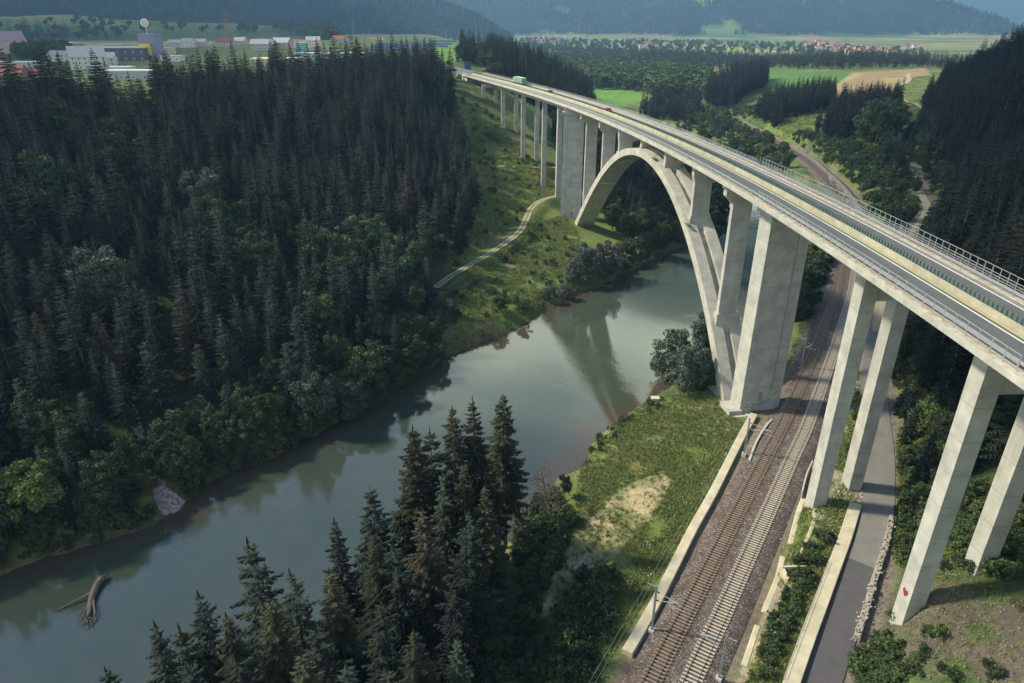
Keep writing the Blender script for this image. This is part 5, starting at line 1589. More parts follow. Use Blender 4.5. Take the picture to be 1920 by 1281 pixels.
CATN = {"spruce": "spruce_tree", "tall_spruce": "spruce_tree", "brown_spruce": "spruce_tree", "far_spruce": "spruce_tree", "broadleaf": "broadleaf_tree", "light_broadleaf": "broadleaf_tree", "willow": "willow_tree", "bush_willow": "willow_tree", "far_broadleaf": "broadleaf_tree", "far_light": "broadleaf_tree"}
def tree(kind, x, y, z, s, rot, label, group=None, parts=True, name=None, sxy=1.0, cat="tree", idx=None):
    pr = PROTO[kind]
    crown, trunk, joined = pr[(idx if idx is not None else int(rng.integers(len(pr)))) % len(pr)]
    nm = name or CATN[kind]
    if parts:
        e = empty(nm, (x, y, z), rot, label, cat, group)
        e.scale = (s * sxy, s * sxy, s)
        link("trunk", trunk, e); link("crown", crown, e)
    else:
        e = link(nm, joined, None, (x, y, z)); e.rotation_euler = (0, 0, rot); e.scale = (s * sxy, s * sxy, s)
        tag(e, label, cat, group)
    return e
for k, (kind, x, y, z, h, lab) in enumerate(HAND):
    s = h / HT[kind][k % len(HT[kind])]
    nm = "bush" if " bush" in lab else None
    t = tree(kind, x, y, z, s, k * 1.7, lab, parts=True, name=nm, sxy=(1.12 if k < len(FG) else 1.0 if kind != "broadleaf" or h > 6 else 1.25), cat="bush" if nm else "tree", idx=k)
    if "slender leaning" in lab:
        t.scale = (.22, .22, s * 1.0); t.rotation_euler = (0.1, -.28, 0)
# the leafless, rusty tree on the near bank
def bare_tree(px, py, h, lab):
    g = ground_px(px, py)
    e = empty("bare_tree", tuple(g), 0, lab, "tree")
    r = np.random.default_rng(5)
    tk, tw = MB(), MB()
    tk.tube([(0, 0, -1), (.2, 0, h * .4), (-.3, .1, h * .75), (-.9, .2, h)], [.16, .13, .08, .03], 6)
    for k in range(46):
        u = .35 + .65 * r.random(); b = np.array([-.3 * u, 0, h * u]); a = r.random() * 6.28; L = (1.2 - u) * 3.2 + .6
        d = np.array([math.cos(a), math.sin(a), .35 + .4 * r.random()]) * L
        m_ = b + d * .5 + r.normal(0, .1, 3)
        tw.tube([tuple(b), tuple(m_), tuple(b + d)], [.04, .03, .012], 4, False)
        for q in range(5):
            c = b + d * (.3 + .14 * q); d2 = r.normal(0, .5, 3) + d * .25
            tw.tube([tuple(c), tuple(c + d2)], [.018, .008], 3, False)
    tk.build("trunk", M["dead_wood"], e); tw.build("branch", M["dead_wood"], e)
bare_tree(1020, 960, 9.5, "leafless reddish-grey tree right of the bare-trunked spruce")
bare_tree(470 + 560, 985, 7.0, "smaller leafless twiggy tree beside the taller leafless one")

# shrubs: sunny slopes, near bank, weeds by the road
SHR = []
def shrubs(poly, n, s0, s1, reg, rail=7.5):
    q = np.array(gpoly(poly)); lo, hi = q.min(0), q.max(0)
    c = lo + rng.random((n * 12, 2)) * (hi - lo)
    c = c[inside(q, c[:, 0], c[:, 1])]
    ok = (dist_poly(ROADC[::3], c[:, 0], c[:, 1])[0] > 3.6) & (dist_poly(RAILC[::3], c[:, 0], c[:, 1])[0] > rail) & (dist_poly(PATH[::3], c[:, 0], c[:, 1])[0] > 2.2) & ~inside(RIVER, c[:, 0], c[:, 1])
    ok &= ~inside(SAND, *project(c[:, 0], c[:, 1], np.full(len(c), -2.5))[:2])
    ok &= dist_poly([tuple(p) for p in wl], c[:, 0], c[:, 1])[0] > 2.0
    c = c[ok][:n]
    z = H(c[:, 0], c[:, 1])
    for (x, y), zz in zip(c, z): SHR.append((float(x), float(y), float(zz), float(rng.uniform(s0, s1)), float(rng.random() * 6.28), reg))
shrubs([(860, 180), (905, 190), (1000, 290), (1010, 320), (900, 320), (880, 240)], 34, .5, 1.0, "slope")
shrubs([(900, 320), (1040, 330), (1040, 366), (995, 372), (970, 430), (880, 480), (830, 520), (900, 400)], 34, .4, .9, "slope")
shrubs([(985, 440), (1045, 400), (1080, 440), (1085, 540), (1000, 575), (940, 590), (880, 640), (840, 655), (825, 570)], 60, .35, .9, "bankslope")
shrubs([(1560, 320), (1640, 300), (1690, 330), (1720, 400), (1690, 420), (1620, 400)], 170, .7, 1.6, "road_slope")
shrubs([(1480, 250), (1560, 260), (1680, 300), (1690, 320), (1560, 320), (1500, 300)], 170, .7, 1.7, "terrace")
shrubs([(1335, 206), (1420, 200), (1420, 240), (1500, 270), (1480, 300), (1380, 250), (1310, 215)], 200, .6, 1.5, "terrace")
shrubs([(1000, 1281), (1040, 1180), (1090, 1090), (1140, 1070), (1150, 1100), (1120, 1180), (1090, 1281)], 85, .6, 1.35, "nearbank")
shrubs([(900, 1180), (1000, 1060), (1040, 1000), (1070, 960), (1060, 1040), (1020, 1100), (1000, 1200)], 70, .5, 1.2, "nearbank")
shrubs([(900, 1281), (905, 1200), (1010, 1180), (1060, 1240), (1060, 1290)], 40, .6, 1.4, "nearbank")
shrubs([(960, 950), (1050, 920), (1060, 960), (1010, 1030), (960, 1060)], 30, .7, 1.4, "nearbank")
shrubs([(1500, 590), (1545, 490), (1556, 500), (1515, 620)], 45, .5, 1.3, "verge", 6.8)
shrubs([(1470, 600), (1530, 470), (1550, 478), (1500, 600)], 45, 1.2, 2.6, "verge", 8)
shrubs([(1580, 850), (1600, 700), (1650, 560), (1675, 560), (1640, 780), (1600, 880)], 40, .3, .7, "weeds")
shrubs([(1490, 1060), (1530, 1000), (1580, 1010), (1560, 1080), (1520, 1160), (1480, 1281), (1400, 1281), (1440, 1180)], 90, .22, .65, "weeds", 7.2)
shrubs([(1580, 1281), (1640, 1130), (1700, 1160), (1800, 1200), (1920, 1281)], 28, .25, .7, "weeds")
shrubs([(1575, 1281), (1600, 1220), (1680, 1210), (1700, 1281)], 30, .5, 1.0, "weeds")
shrubs([(1670, 1000), (1690, 830), (1760, 850), (1800, 1050), (1710, 1060)], 70, .3, .8, "hillfoot")
shrubs([(1680, 1080), (1690, 860), (1760, 850), (1925, 930), (1925, 1090), (1800, 1080)], 150, .4, 1.2, "hillfoot")
shrubs([(1720, 420), (1740, 330), (1700, 300), (1690, 315), (1712, 350), (1720, 400)], 40, .8, 1.6, "road_slope")
shrubs([(305, 880), (400, 850), (480, 860), (400, 900), (350, 935)], 40, .5, 1.2, "leftbank")
shrubs([(400, 880), (490, 862), (620, 798), (770, 712), (760, 700), (600, 780), (470, 840)], 120, .6, 1.5, "leftbank")
shrubs([(1080, 868), (1150, 795), (1240, 745), (1260, 760), (1180, 800), (1100, 880)], 40, .2, .55, "meadow")

sg_ = spline(LB[3:16], 1.3)
s_t, s_n = rail_frame(sg_)
for o_ in (1.6, .6, -.4, -1.3):
    q = sg_ - s_n * o_ + rng.normal(0, .35, (len(sg_), 2))
    zq = H(q[:, 0], q[:, 1]); qx, qy, _ = project(q[:, 0], q[:, 1], zq)
    for (x, y), zz, xx in zip(q, zq, qx):
        if zz > ZW + .12 and abs(xx - 318) > 26 and rng.random() < .8: SHR.append((float(x), float(y), float(zz), float(rng.uniform(.4, 1.0)), float(rng.random() * 6.28), "leftbank"))

# split each kind: the largest in view stand as trees of their own, the rest are woods
def shows(x, y, z, h, occl=True):
    px, py, f = project(np.array(x), np.array(y), np.array(z) + np.array(h) * .8)
    v = (f > 1) & (px > -10) & (px < 1930) & (py > -10) & (py < 1300)
    return v, np.array(h) / np.maximum(f, 1), px, py
REG_LABEL = {
    "left": ("dark {} packed in the dense forest covering the left hillside", "{}s of the left hillside forest"),
    "left_bank": ("{} leaning from the shaded left bank over the river", "{}s along the shaded left bank"),
    "right": ("dark {} on the steep shaded hillside right of the road", "{}s of the right hillside forest"),
    "arch": ("{} in the wood seen through and behind the bridge arch", "{}s behind the arch"),
    "beyond": ("{} on the wooded ridge behind the far end of the bridge", "{}s on the ridge behind the bridge"),
    "lane": ("{} beside the narrow lane below the dark hillside", "{}s beside the narrow lane"),
    "grove_a": ("slim {} in the left grove on the sunny terrace", "{}s of the left grove"),
    "grove_b": ("slim {} in the middle grove on the sunny terrace slope", "{}s of the middle grove"),
    "grove_c": ("slim {} in the right grove nearest the dark hillside", "{}s of the right grove"),
    "valley": ("{} in the valley wood round the bright green meadow", "{}s of the valley wood"),
    "valley_slope": ("rounded {} along the slope just above the bridge's right railing", "{}s above the right railing"),
    "far_wood": ("far {} in the bluish valley wood before the villages", "{}s of the far valley"),
    "plateau": ("{} round the small town on the left plateau", "{}s on the plateau"),
    "slope": ("leafy {} on the grassy slope left of the far piers", "{}s on the slope by the far piers"),
    "bankslope": ("leafy {} on the sunny bank between dirt track and river", "{}s on the sunny left bank"),
    "road_slope": ("leafy {} on the slope between far railway curve and road", "{}s above the railway curve"),
    "terrace": ("leafy {} scattered over the grassy terrace slope", "{}s on the terrace slope"),
    "nearbank": ("leafy {} on the near bank beside the sandy strip", "{}s on the near bank"),
    "verge": ("leafy {} on the green verge behind the great pier", "{}s on the railway verge"),
    "weeds": ("weedy {} in the rough ground beside railway and road", "{}s on the rough ground"),
    "hillfoot": ("low {} at the foot of the dark right hillside", "{}s at the right hillside's foot"),
    "leftbank": ("low {} at the waterline of the shaded left bank", "{}s at the left waterline"),
    "meadow": ("small {} at the meadow's edge above the water", "{}s at the meadow's edge"),
}
POOL = {}
for t in TREES:
    POOL.setdefault(CATN[t[0]], []).append(t)
REST = {}
LIMIT = {"spruce_tree": 265, "broadleaf_tree": 240, "willow_tree": 150}
WORD = {"spruce_tree": "spruce", "broadleaf_tree": "broadleaf tree", "willow_tree": "greyish willow"}
for nm, L in POOL.items():
    hh = [t[4] * PH[t[0]] for t in L]
    v, size, px, py = shows([t[1] for t in L], [t[2] for t in L], [t[3] for t in L], hh)
    # a crown further down the sight line hides most of what stands behind it: thin the list where it is crowded
    order = np.argsort(-np.where(v, size, 0))
    for k, i in enumerate(order):
        kind, x, y, z, s, rot, reg = L[i]
        if k < LIMIT[nm] and v[i]:
            lab, grp = REG_LABEL[reg]
            w = ("brownish " if kind == "brown_spruce" else "") + WORD[nm]
            if kind in ("light_broadleaf", "far_light"): w = "light green broadleaf tree"
            tree(kind, x, y, z, s, rot, lab.format(w), grp.format(w), parts=bool(size[i] * F > 55), sxy=(rng.uniform(1.0, 1.38) if "spruce" in kind and reg in ("left", "right") else 1.0))
        else:
            REST.setdefault(reg, []).append(L[i])
v, size, px, py = shows([t[0] for t in SHR], [t[1] for t in SHR], [t[2] for t in SHR], [t[3] * 2.6 for t in SHR])
order = np.argsort(-np.where(v, size, 0))
for k, i in enumerate(order):
    x, y, z, s, rot, reg = SHR[i]
    if k < 270 and v[i]:
        lab, grp = REG_LABEL[reg]
        pr = PROTO["shrub"]; j = int(rng.integers(3))
        w = "light green shrub" if j == 2 else "green shrub"
        e = link("shrub", pr[j][2], None, (x, y, z - .1)); e.rotation_euler = (0, 0, rot); e.scale = (s, s, s * rng.uniform(.7, 1.1))
        tag(e, lab.format(w), "shrub", grp.format(w))
    else:
        REST.setdefault("shrubs", []).append(("shrub", x, y, z, s, rot, reg))

# ------------------------------------------------------------------ what nobody could count: instanced stuff
def instancer(coll_objs):
    ng = bpy.data.node_groups.new("planting", "GeometryNodeTree")
    ng.interface.new_socket("Geometry", in_out="INPUT", socket_type="NodeSocketGeometry")
    ng.interface.new_socket("Geometry", in_out="OUTPUT", socket_type="NodeSocketGeometry")
    N, Lk = ng.nodes, ng.links
    gi, go = N.new("NodeGroupInput"), N.new("NodeGroupOutput")
    ci = N.new("GeometryNodeCollectionInfo")
    ci.inputs[0].default_value = coll_objs
    ci.inputs["Separate Children"].default_value = True
    ci.inputs["Reset Children"].default_value = True
    ip = N.new("GeometryNodeInstanceOnPoints")
    ip.inputs["Pick Instance"].default_value = True
    def attr(nm, ty):
        n = N.new("GeometryNodeInputNamedAttribute"); n.data_type = ty; n.inputs[0].default_value = nm
        return n.outputs[0]
    rv = N.new("ShaderNodeCombineXYZ"); Lk.new(attr("rot", "FLOAT"), rv.inputs[2])
    Lk.new(gi.outputs[0], ip.inputs["Points"])
    Lk.new(ci.outputs[0], ip.inputs["Instance"])
    Lk.new(attr("idx", "INT"), ip.inputs["Instance Index"])
    Lk.new(rv.outputs[0], ip.inputs["Rotation"])
    Lk.new(attr("scl", "FLOAT_VECTOR"), ip.inputs["Scale"])
    Lk.new(ip.outputs[0], go.inputs[0])
    return ng
def stuff(name, items, label, cat):
    """items: (mesh, x, y, z, sx, sz, rot)"""
    meshes = []
    for it in items:
        if it[0] not in meshes: meshes.append(it[0])
    cl = bpy.data.collections.new(name + "_kinds")
    for i, me in enumerate(meshes):
        cl.objects.link(bpy.data.objects.new("%s_%03d" % (name, i), me))
    idx = {me.name: i for i, me in enumerate(meshes)}
    me = bpy.data.meshes.new(name)
    n = len(items)
    me.vertices.add(n)
    me.vertices.foreach_set("co", np.array([it[1:4] for it in items], np.float32).ravel())
    me.attributes.new("rot", "FLOAT", "POINT").data.foreach_set("value", np.array([it[6] for it in items], np.float32))
    me.attributes.new("idx", "INT", "POINT").data.foreach_set("value", np.array([idx[it[0].name] for it in items], np.int32))
    me.attributes.new("scl", "FLOAT_VECTOR", "POINT").data.foreach_set("vector", np.array([(it[4], it[4], it[5]) for it in items], np.float32).ravel())
    o = link(name, me)
    md = o.modifiers.new("planting", "NODES"); md.node_group = instancer(cl)
    return tag(o, label, cat, kind="stuff")
def items_of(L):
    out = []
    for kind, x, y, z, s, rot, reg in L:
        pr = PROTO[kind]
        w = rng.uniform(1.0, 1.38) if "spruce" in kind and reg in ("left", "right") else 1.0
        out.append((pr[int(rng.integers(len(pr)))][2], x, y, z, s * w, s, rot))
    return out
STUFF_LABEL = {"left": ("spruce_forest", "dense dark spruce forest covering the left hillside up to the plateau", "forest"),
    "left_bank": ("bank_woodland", "broadleaf thicket along the shaded left bank", "woodland"),
    "right": ("hillside_forest", "dark forest on the steep hillside at the right", "forest"),
    "arch": ("riverside_woodland", "mixed wood behind the bridge arch", "woodland"), "beyond": ("ridge_forest", "wooded ridge behind the far end of the bridge", "forest"),
    "grove_a": ("grove", "left grove of slim spruces on the terrace", "grove"), "grove_b": ("grove", "middle grove of slim spruces on the terrace", "grove"), "grove_c": ("grove", "right grove of slim spruces on the terrace", "grove"),
    "valley": ("valley_woodland", "broadleaf wood on the valley floor round the bright meadow", "woodland"), "valley_slope": ("slope_woodland", "rounded broadleaf trees above the right railing", "woodland"),
    "far_wood": ("distant_forest", "bluish band of forest across the far valley floor", "forest"), "plateau": ("town_trees", "hedges and copses round the plateau town", "woodland"),
    "lane": ("lane_woodland", "trees beside the narrow lane below the dark hillside", "woodland"),
    "shrubs": ("undergrowth", "leafy undergrowth over the grassy slopes", "undergrowth")}
for reg, L in REST.items():
    nm, lab, cat = STUFF_LABEL[reg]
    stuff(nm, items_of(L), lab, cat)
# forest cloaking the far mountains: simple small conifers, a few pixels each
def cone_tree(seed):
    r = np.random.default_rng(seed); mb = MB()
    for k in range(4):
        z0, z1, rr = 22 * k / 4.6, 22 * (k + 1.9) / 4.6, 4.4 * (1 - k / 4.6)
        n = 6
        V = [(rr * math.cos(a + k) * r.uniform(.7, 1.2), rr * math.sin(a + k) * r.uniform(.7, 1.2), z0 + 1.5) for a in np.linspace(0, 6.283, n, endpoint=False)] + [(0, 0, min(z1 + 2, 23))]
        mb.add(V, [(i, (i + 1) % n, n) for i in range(n)])
    me = mb.mesh("small_conifer", M["needles"])
    a = me.attributes.new("hue", "FLOAT", "POINT"); a.data.foreach_set("value", np.full(len(me.vertices), .5, np.float32))
    return me
CON = [cone_tree(i) for i in range(3)]
def mountain_forest():
    n = 230000
    az = rng.uniform(R(-40), R(40), n); r = np.sqrt(rng.uniform(1750 ** 2, 5600 ** 2, n))
    x, y = r * np.sin(az), r * np.cos(az)
    z = H(x, y)
    keep = (z > np.where(r > 2400, 13, 30)) & (z < 560)
    gap = fbm(x / 260 + 31, y / 260 + 7, 3)
    clr = (gap > .67) & (x / y > .02) & (z < 260) & (x < 1500)
    px, py, f = project(x, y, z)
    keep &= ~clr & (py > -40) & (py < 140) & (fbm(x / 60, y / 60, 3) > .30)
    keep &= ~((r < 2300) & (x < 0) & (z < 110))
    ii = np.nonzero(keep)[0]
    ii = ii[rng.random(len(ii)) < np.clip((2800 / r[ii]) ** 1.0, .35, 1)]
    it = [(CON[int(k) % 3], x[k], y[k], z[k] - 1, 1.0 + .5 * rng.random(), .9 + .4 * rng.random(), rng.random() * 6) for k in ii]
    stuff("mountain_forest", it, "bluish conifer forest cloaking the mountains behind the valley", "forest")
    return len(it)
NMF = mountain_forest()
# grass: tufts on meadows and verges
def tuft(seed, mat, hgt=.55, n=16, spread=.45):
    r = np.random.default_rng(seed); Q, hue = [], []
    for k in range(n):
        a = r.random() * 6.28; o = r.normal(0, spread * .5, 2)
        d = np.array([math.cos(a), math.sin(a), 0]) * .05
        lean = np.array([r.normal(0, .22), r.normal(0, .22), hgt * (.6 + .6 * r.random())])
        b = np.array([o[0], o[1], -.05])
        Q.append([b - d, b + d, b + lean + d * .3, b + lean - d * .3]); hue.append(.2 + .75 * r.random())
    return quads_mesh("tuft", np.array(Q), np.array(hue), [mat])
TUFT = [tuft(i, M["grass_blades"]) for i in range(4)]
TUFT += [tuft(9, M["grass_blades"], .35, 26, .9)]
FLOW = []
r_ = np.random.default_rng(3)
for s in range(2):
    q = []
    for k in range(9):
        o = r_.normal(0, .35, 2); z = .5 + .2 * r_.random(); w = .045
        q.append([(o[0] - w, o[1] - w, z), (o[0] + w, o[1] - w, z + .03), (o[0] + w, o[1] + w, z), (o[0] - w, o[1] + w, z + .03)])
    FLOW.append(quads_mesh("umbels", np.array(q, float), np.full(9, .5), [M["flowers"]]))
GR = []
def grass(poly, n, s0, s1, flowers=.0, rail=6.8, avoid_sand=True):
    q = np.array(gpoly(poly)); lo, hi = q.min(0), q.max(0)
    c = lo + rng.random((n * 6, 2)) * (hi - lo)
    c = c[inside(q, c[:, 0], c[:, 1])]
    z = H(c[:, 0], c[:, 1])
    px, py, f = project(c[:, 0], c[:, 1], z)
    ok = (dist_poly(ROADC[::3], c[:, 0], c[:, 1])[0] > 3.2) & (dist_poly(RAILC[::3], c[:, 0], c[:, 1])[0] > rail) & (dist_poly(PATH[::3], c[:, 0], c[:, 1])[0] > 1.6) & ~inside(RIVER, c[:, 0], c[:, 1]) & (z > ZW + .5)
    if avoid_sand: ok &= ~inside(SAND, px, py) | (rng.random(len(c)) < .22)
    ok &= fbm(c[:, 0] / 6, c[:, 1] / 6, 3) + rng.normal(0, .06, len(c)) > .36
    c, z = c[ok][:n], z[ok][:n]
    for (x, y), zz in zip(c, z):
        if rng.random() < flowers: GR.append((FLOW[int(rng.integers(2))], x, y, zz, rng.uniform(.8, 1.3), 1.0, rng.random() * 6.28))
        else: 
            s = rng.uniform(s0, s1)
            GR.append((TUFT[int(rng.integers(5))], x, y, zz, s * 1.3, s, rng.random() * 6.28))
grass([(1000, 1290), (1040, 1100), (1085, 930), (1090, 880), (1160, 790), (1240, 745), (1330, 735), (1400, 800), (1385, 850), (1300, 985), (1180, 1200), (1120, 1290)], 9000, .45, 1.05, .004, 8.3)
grass([(825, 540), (985, 420), (1060, 400), (1085, 440), (1085, 545), (1000, 580), (900, 650), (830, 670)], 5200, .6, 1.4, .01)
grass([(870, 170), (900, 190), (1040, 330), (1045, 365), (985, 400), (830, 520), (900, 310)], 3600, .8, 1.8, .0)
grass([(1490, 640), (1545, 500), (1560, 490), (1520, 620), (1470, 760), (1450, 750)], 1800, .5, 1.2, .01, 6.4)
grass([(1560, 880), (1600, 720), (1650, 570), (1680, 560), (1650, 760), (1600, 890)], 2600, .5, 1.2, .0, 6.6)
grass([(1400, 1290), (1500, 960), (1600, 900), (1600, 960), (1560, 1100), (1490, 1290)], 2200, .4, 1.0, .004, 7.0)
grass([(1665, 1000), (1690, 800), (1780, 850), (1810, 1060), (1700, 1080)], 2600, .5, 1.2, .0)
grass([(1640, 1200), (1700, 1090), (1920, 1130), (1920, 1290), (1600, 1290)], 500, .3, .7, .0)
grass([(1345, 206), (1430, 180), (1445, 170), (1530, 180), (1560, 240), (1700, 300), (1690, 330), (1560, 320), (1480, 290), (1380, 240)], 3000, 1.2, 2.4, .0)
grass([(305, 900), (480, 862), (620, 800), (600, 790), (400, 840), (320, 870)], 900, .6, 1.3)
stuff("meadow_grass", GR, "long green grass with seed heads on meadow, banks and verges", "grass")
# ------------------------------------------------------------------ vehicles on the bridge
def deck_frame(t, u, z=45.64, flip=False):
    x, dx, dy = edge(t)
    return B(t, u, z), math.atan2(-dx, dy) + (math.pi if flip else 0)      # local +y is forward
WHEEL_T = MB().tube([(-.11, 0, 0), (.11, 0, 0)], .33, 14).mesh("tyre", M["tyre"])
WHEEL_R = MB().tube([(-.12, 0, 0), (.12, 0, 0)], .2, 10).mesh("rim", M["steel"])
def wheels(t, spots, s=1.0):
    for x, y in spots:
        w = link("wheel", WHEEL_T, t, (x, y, .33 * s)); w.scale = (s, s, s)
        link("rim", WHEEL_R, w)
def car(t_, u, col, label, flip=False):
    p, a = deck_frame(t_, u, flip=flip)
    c = empty("car", p, a, label, "car")
    paint_ = flat(col[0], col[1], .06, .3, .35)
    b = MB()
    b.prism([(-2.1, .35), (-2.15, .75), (-1.95, .92), (-1.0, .98), (1.0, .95), (2.0, .82), (2.15, .6), (2.1, .35)], -.88, .88, Matrix.Rotation(math.pi / 2, 4, "Z"))
    b.prism([(-1.75, .93), (-1.35, 1.42), (.35, 1.45), (1.05, .95)], -.74, .74, Matrix.Rotation(math.pi / 2, 4, "Z"))
    b.build("body", paint_, c)
    g = MB()
    for s in (-.745, .745):
        g.prism([(-1.5, .98), (-1.22, 1.36), (.28, 1.39), (.82, .98)], s - .006, s + .006, Matrix.Rotation(math.pi / 2, 4, "Z"))
    g.build("side_window", M["glass"], c)
    for y0, z0, y1, z1, nm in ((.93, 1.02, .42, 1.41, "windscreen"), (-1.70, 1.0, -1.41, 1.38, "rear_window")):
        w = MB(); k = 1 if y0 > 0 else -1
        w.add([(-.66, -y0 * -1 + .02 * k, z0), (.66, y0 + .02 * k, z0), (.6, y1 + .03 * k, z1), (-.6, y1 + .03 * k, z1)], [(0, 1, 2, 3)])
        w.build(nm, M["glass"], c)
    for x in (-.6, .6):
        MB().box(x - .2, x + .2, 2.08, 2.17, .58, .72).build("headlight", M["white_paint"], c)
        MB().box(x - .2, x + .2, -2.17, -2.08, .68, .84).build("tail_light", flat("tail_red", (.4, .02, .02)), c)
    wheels(c, [(-.8, 1.35), (.8, 1.35), (-.8, -1.35), (.8, -1.35)])
def station(px, py, z=45.64):
    p = W(px, py, z); return p[1]
TT = station(985, 160)
p, a = deck_frame(TT, 9.7)
tr = empty("truck", p, a, "green box truck driving away along the far part of the bridge", "truck")
gm_, gl_ = flat("truck_green", (.16, .27, .205), .12, .4, .5), flat("truck_light_green", (.33, .45, .385), .1, .4, .5)
cg = MB(); cg.box(-1.28, 1.28, -8.6, 4.6, 1.05, 3.75); 
cg.build("cargo_box", gm_, tr)
MB().box(-1.3, 1.3, -8.62, 4.62, 3.752, 3.82).build("roof", gl_, tr)
rb = MB()
for z in (1.7, 2.35, 3.0):
    rb.box(-1.31, 1.31, -8.55, 4.55, z, z + .09)
rb.build("side_rail", gl_, tr)
cb = MB(); cb.prism([(5.0, .5), (5.0, 3.35), (5.5, 3.6), (6.9, 3.1), (7.25, 2.0), (7.3, .5)], -1.22, 1.22, Matrix.Rotation(math.pi / 2, 4, "Z"))
cab = cb.build("cab", gl_, tr)
MB().add([(-1.1, 7.30, 1.95), (1.1, 7.30, 1.95), (1.05, 6.97, 3.02), (-1.05, 6.97, 3.02)], [(0, 1, 2, 3)]).build("windscreen", M["glass"], cab)
for s in (-1.225, 1.225): MB().box(s - .006, s + .006, 5.7, 6.8, 2.0, 2.85).build("side_window", M["glass"], cab)
MB().box(-.5, .5, -8.4, 7.0, .55, 1.04).build("chassis", M["dark_steel"], tr)
wheels(tr, [(x, y) for x in (-1.05, 1.05) for y in (6.2, 2.2, -5.2, -6.5)], 1.5)
for s in (-1, 1): MB().box(s * .9 - .2, s * .9 + .2, -8.66, -8.6, .8, 1.0).build("tail_light", flat("tail_red", (.4, .02, .02)), tr)
car(station(1153, 211), 9.2, ("car_red", (.42, .05, .055)), "red car on the middle of the bridge behind the green lamella screen")
car(station(1047, 176), 9.6, ("car_dark", (.05, .06, .08)), "dark grey car on the bridge between the red car and the truck")
car(488, 4.2, ("car_dark_b", (.04, .045, .05)), "dark car just leaving the far end of the bridge, by the trees", True)
car(497, 3.6, ("car_white", (.62, .62, .60)), "white car beside the dark one beyond the far bridge end", True)
# blue road sign beyond the bridge
p = B(505, 17.5, 0); p = (p[0], p[1], hz(p[0], p[1]))
sg = empty("road_sign", p, 0, "blue motorway sign on two posts behind the far bridge end", "sign")
MB().box(-2.2, 2.2, -.06, .06, 2.6, 8.0).build("sign_panel", flat("sign_blue", (.035, .065, .20)), sg)
MB().box(-2.35, 2.35, -.03, .05, 5.35, 5.5).build("white_band", M["white_paint"], sg)
for x in (-1.5, 1.5): MB().tube([(x, .12, -.5), (x, .12, 8)], .09, 6).build("post", M["steel"], sg)
# red and white marker among the valley trees
g = ground_px(1249, 214)
mk_ = empty("marker_tower", tuple(g), 0, "small red and white marker mast among the valley trees right of the deck", "mast")
MB().tube([(0, 0, -1), (0, 0, 9)], .5, 6).build("mast", M["white_paint"], mk_)
MB().tube([(0, 0, 9), (0, 0, 12.5)], [1.0, .9], 8).build("marker_drum", flat("marker_red", (.55, .08, .05)), mk_)

# ------------------------------------------------------------------ buildings on the plateau
WHITE_R = flat("pale_roof", (.44, .44, .42), .1, .2)
def gable(w, d, h, rise, ov=.4):
    """roof prism along x"""
    return [(-d / 2 - ov, h - .25), (0, h + rise), (d / 2 + ov, h - .25), (d / 2 + ov, h), (0, h + rise + .3), (-d / 2 - ov, h)]
def house(px, py, w, d, h, rise, wall, roof, label, rot=0.0, z=None, win=(3, 2), cat="house", dist=None, flat_roof=False):
    if dist is None:
        g = ground_px(px, py)
    else:
        dr = ray(px, py); k = dist / dr[1]; g = np.array([dr[0] * k, dist, hz(dr[0] * k, dist)])
    e = empty("house" if cat == "house" else "hall", (g[0], g[1], g[2] - .3), rot, label, cat)
    b = MB(); b.box(-w / 2, w / 2, -d / 2, d / 2, -1.5, h)
    if not flat_roof:
        b.prism([(-d / 2, h), (d / 2, h), (0, h + rise)], -w / 2, w / 2, Matrix.Rotation(math.pi / 2, 4, "Z"))
    b.build("wall", wall, e)
    r = MB()
    if flat_roof: r.box(-w / 2 - .3, w / 2 + .3, -d / 2 - .3, d / 2 + .3, h + .01, h + .7)
    else:
        for sgn in (1, -1):
            o0, o1 = (d / 2 + .5) * sgn, 0
            z0, z1 = h - .5 * rise / (d / 2) + .02, h + rise + .05
            r.add([(-w / 2 - .4, o0, z0), (w / 2 + .4, o0, z0), (w / 2 + .4, o1, z1), (-w / 2 - .4, o1, z1), (-w / 2 - .4, o0, z0 + .22), (w / 2 + .4, o0, z0 + .22), (w / 2 + .4, o1, z1 + .22), (-w / 2 - .4, o1, z1 + .22)], [(3, 2, 1, 0), (4, 5, 6, 7), (0, 1, 5, 4), (1, 2, 6, 5), (2, 3, 7, 6), (3, 0, 4, 7)])
    r.build("roof", roof, e)
    nx, nz = win
    for i in range(nx):
        for j in range(nz):
            x = (i + .5) / nx * w - w / 2; zz = 1.0 + j * (h / nz)
            fr_ = MB().box(x - .65, x + .65, -d / 2 - .06, -d / 2 + .05, zz, zz + 1.5).build("window", M["white_paint"], e)
            MB().box(x - .52, x + .52, -d / 2 - .08, -d / 2 - .05, zz + .12, zz + 1.38).build("pane", M["glass"], fr_)
    return e
wh, gy, dk = flat("white_render", (.50, .50, .49)), flat("grey_wall", (.34, .34, .36)), flat("dark_cladding", (.07, .08, .11))
rr_, tan_, pk_ = flat("red_roof", (.19, .075, .065)), flat("tan_wall", (.48, .40, .30)), flat("pinkish_wall", (.42, .30, .28))
gr_ = flat("grey_roof", (.32, .32, .34))
house(166, 118, 24, 16, 9, 7, wh, gr_, "big white gabled building rising over the spruces on the left plateau", .55, dist=560, win=(6, 3))
house(196, 112, 16, 12, 6, 4, wh, gr_, "lower white gabled wing right of the big white building", .3, dist=590, win=(4, 2))
house(232, 112, 46, 22, 10, 0, dk, WHITE_R, "long dark flat-roofed hall with a pale roof, left of the sign tower", .1, dist=640, win=(7, 2), cat="hall", flat_roof=True)
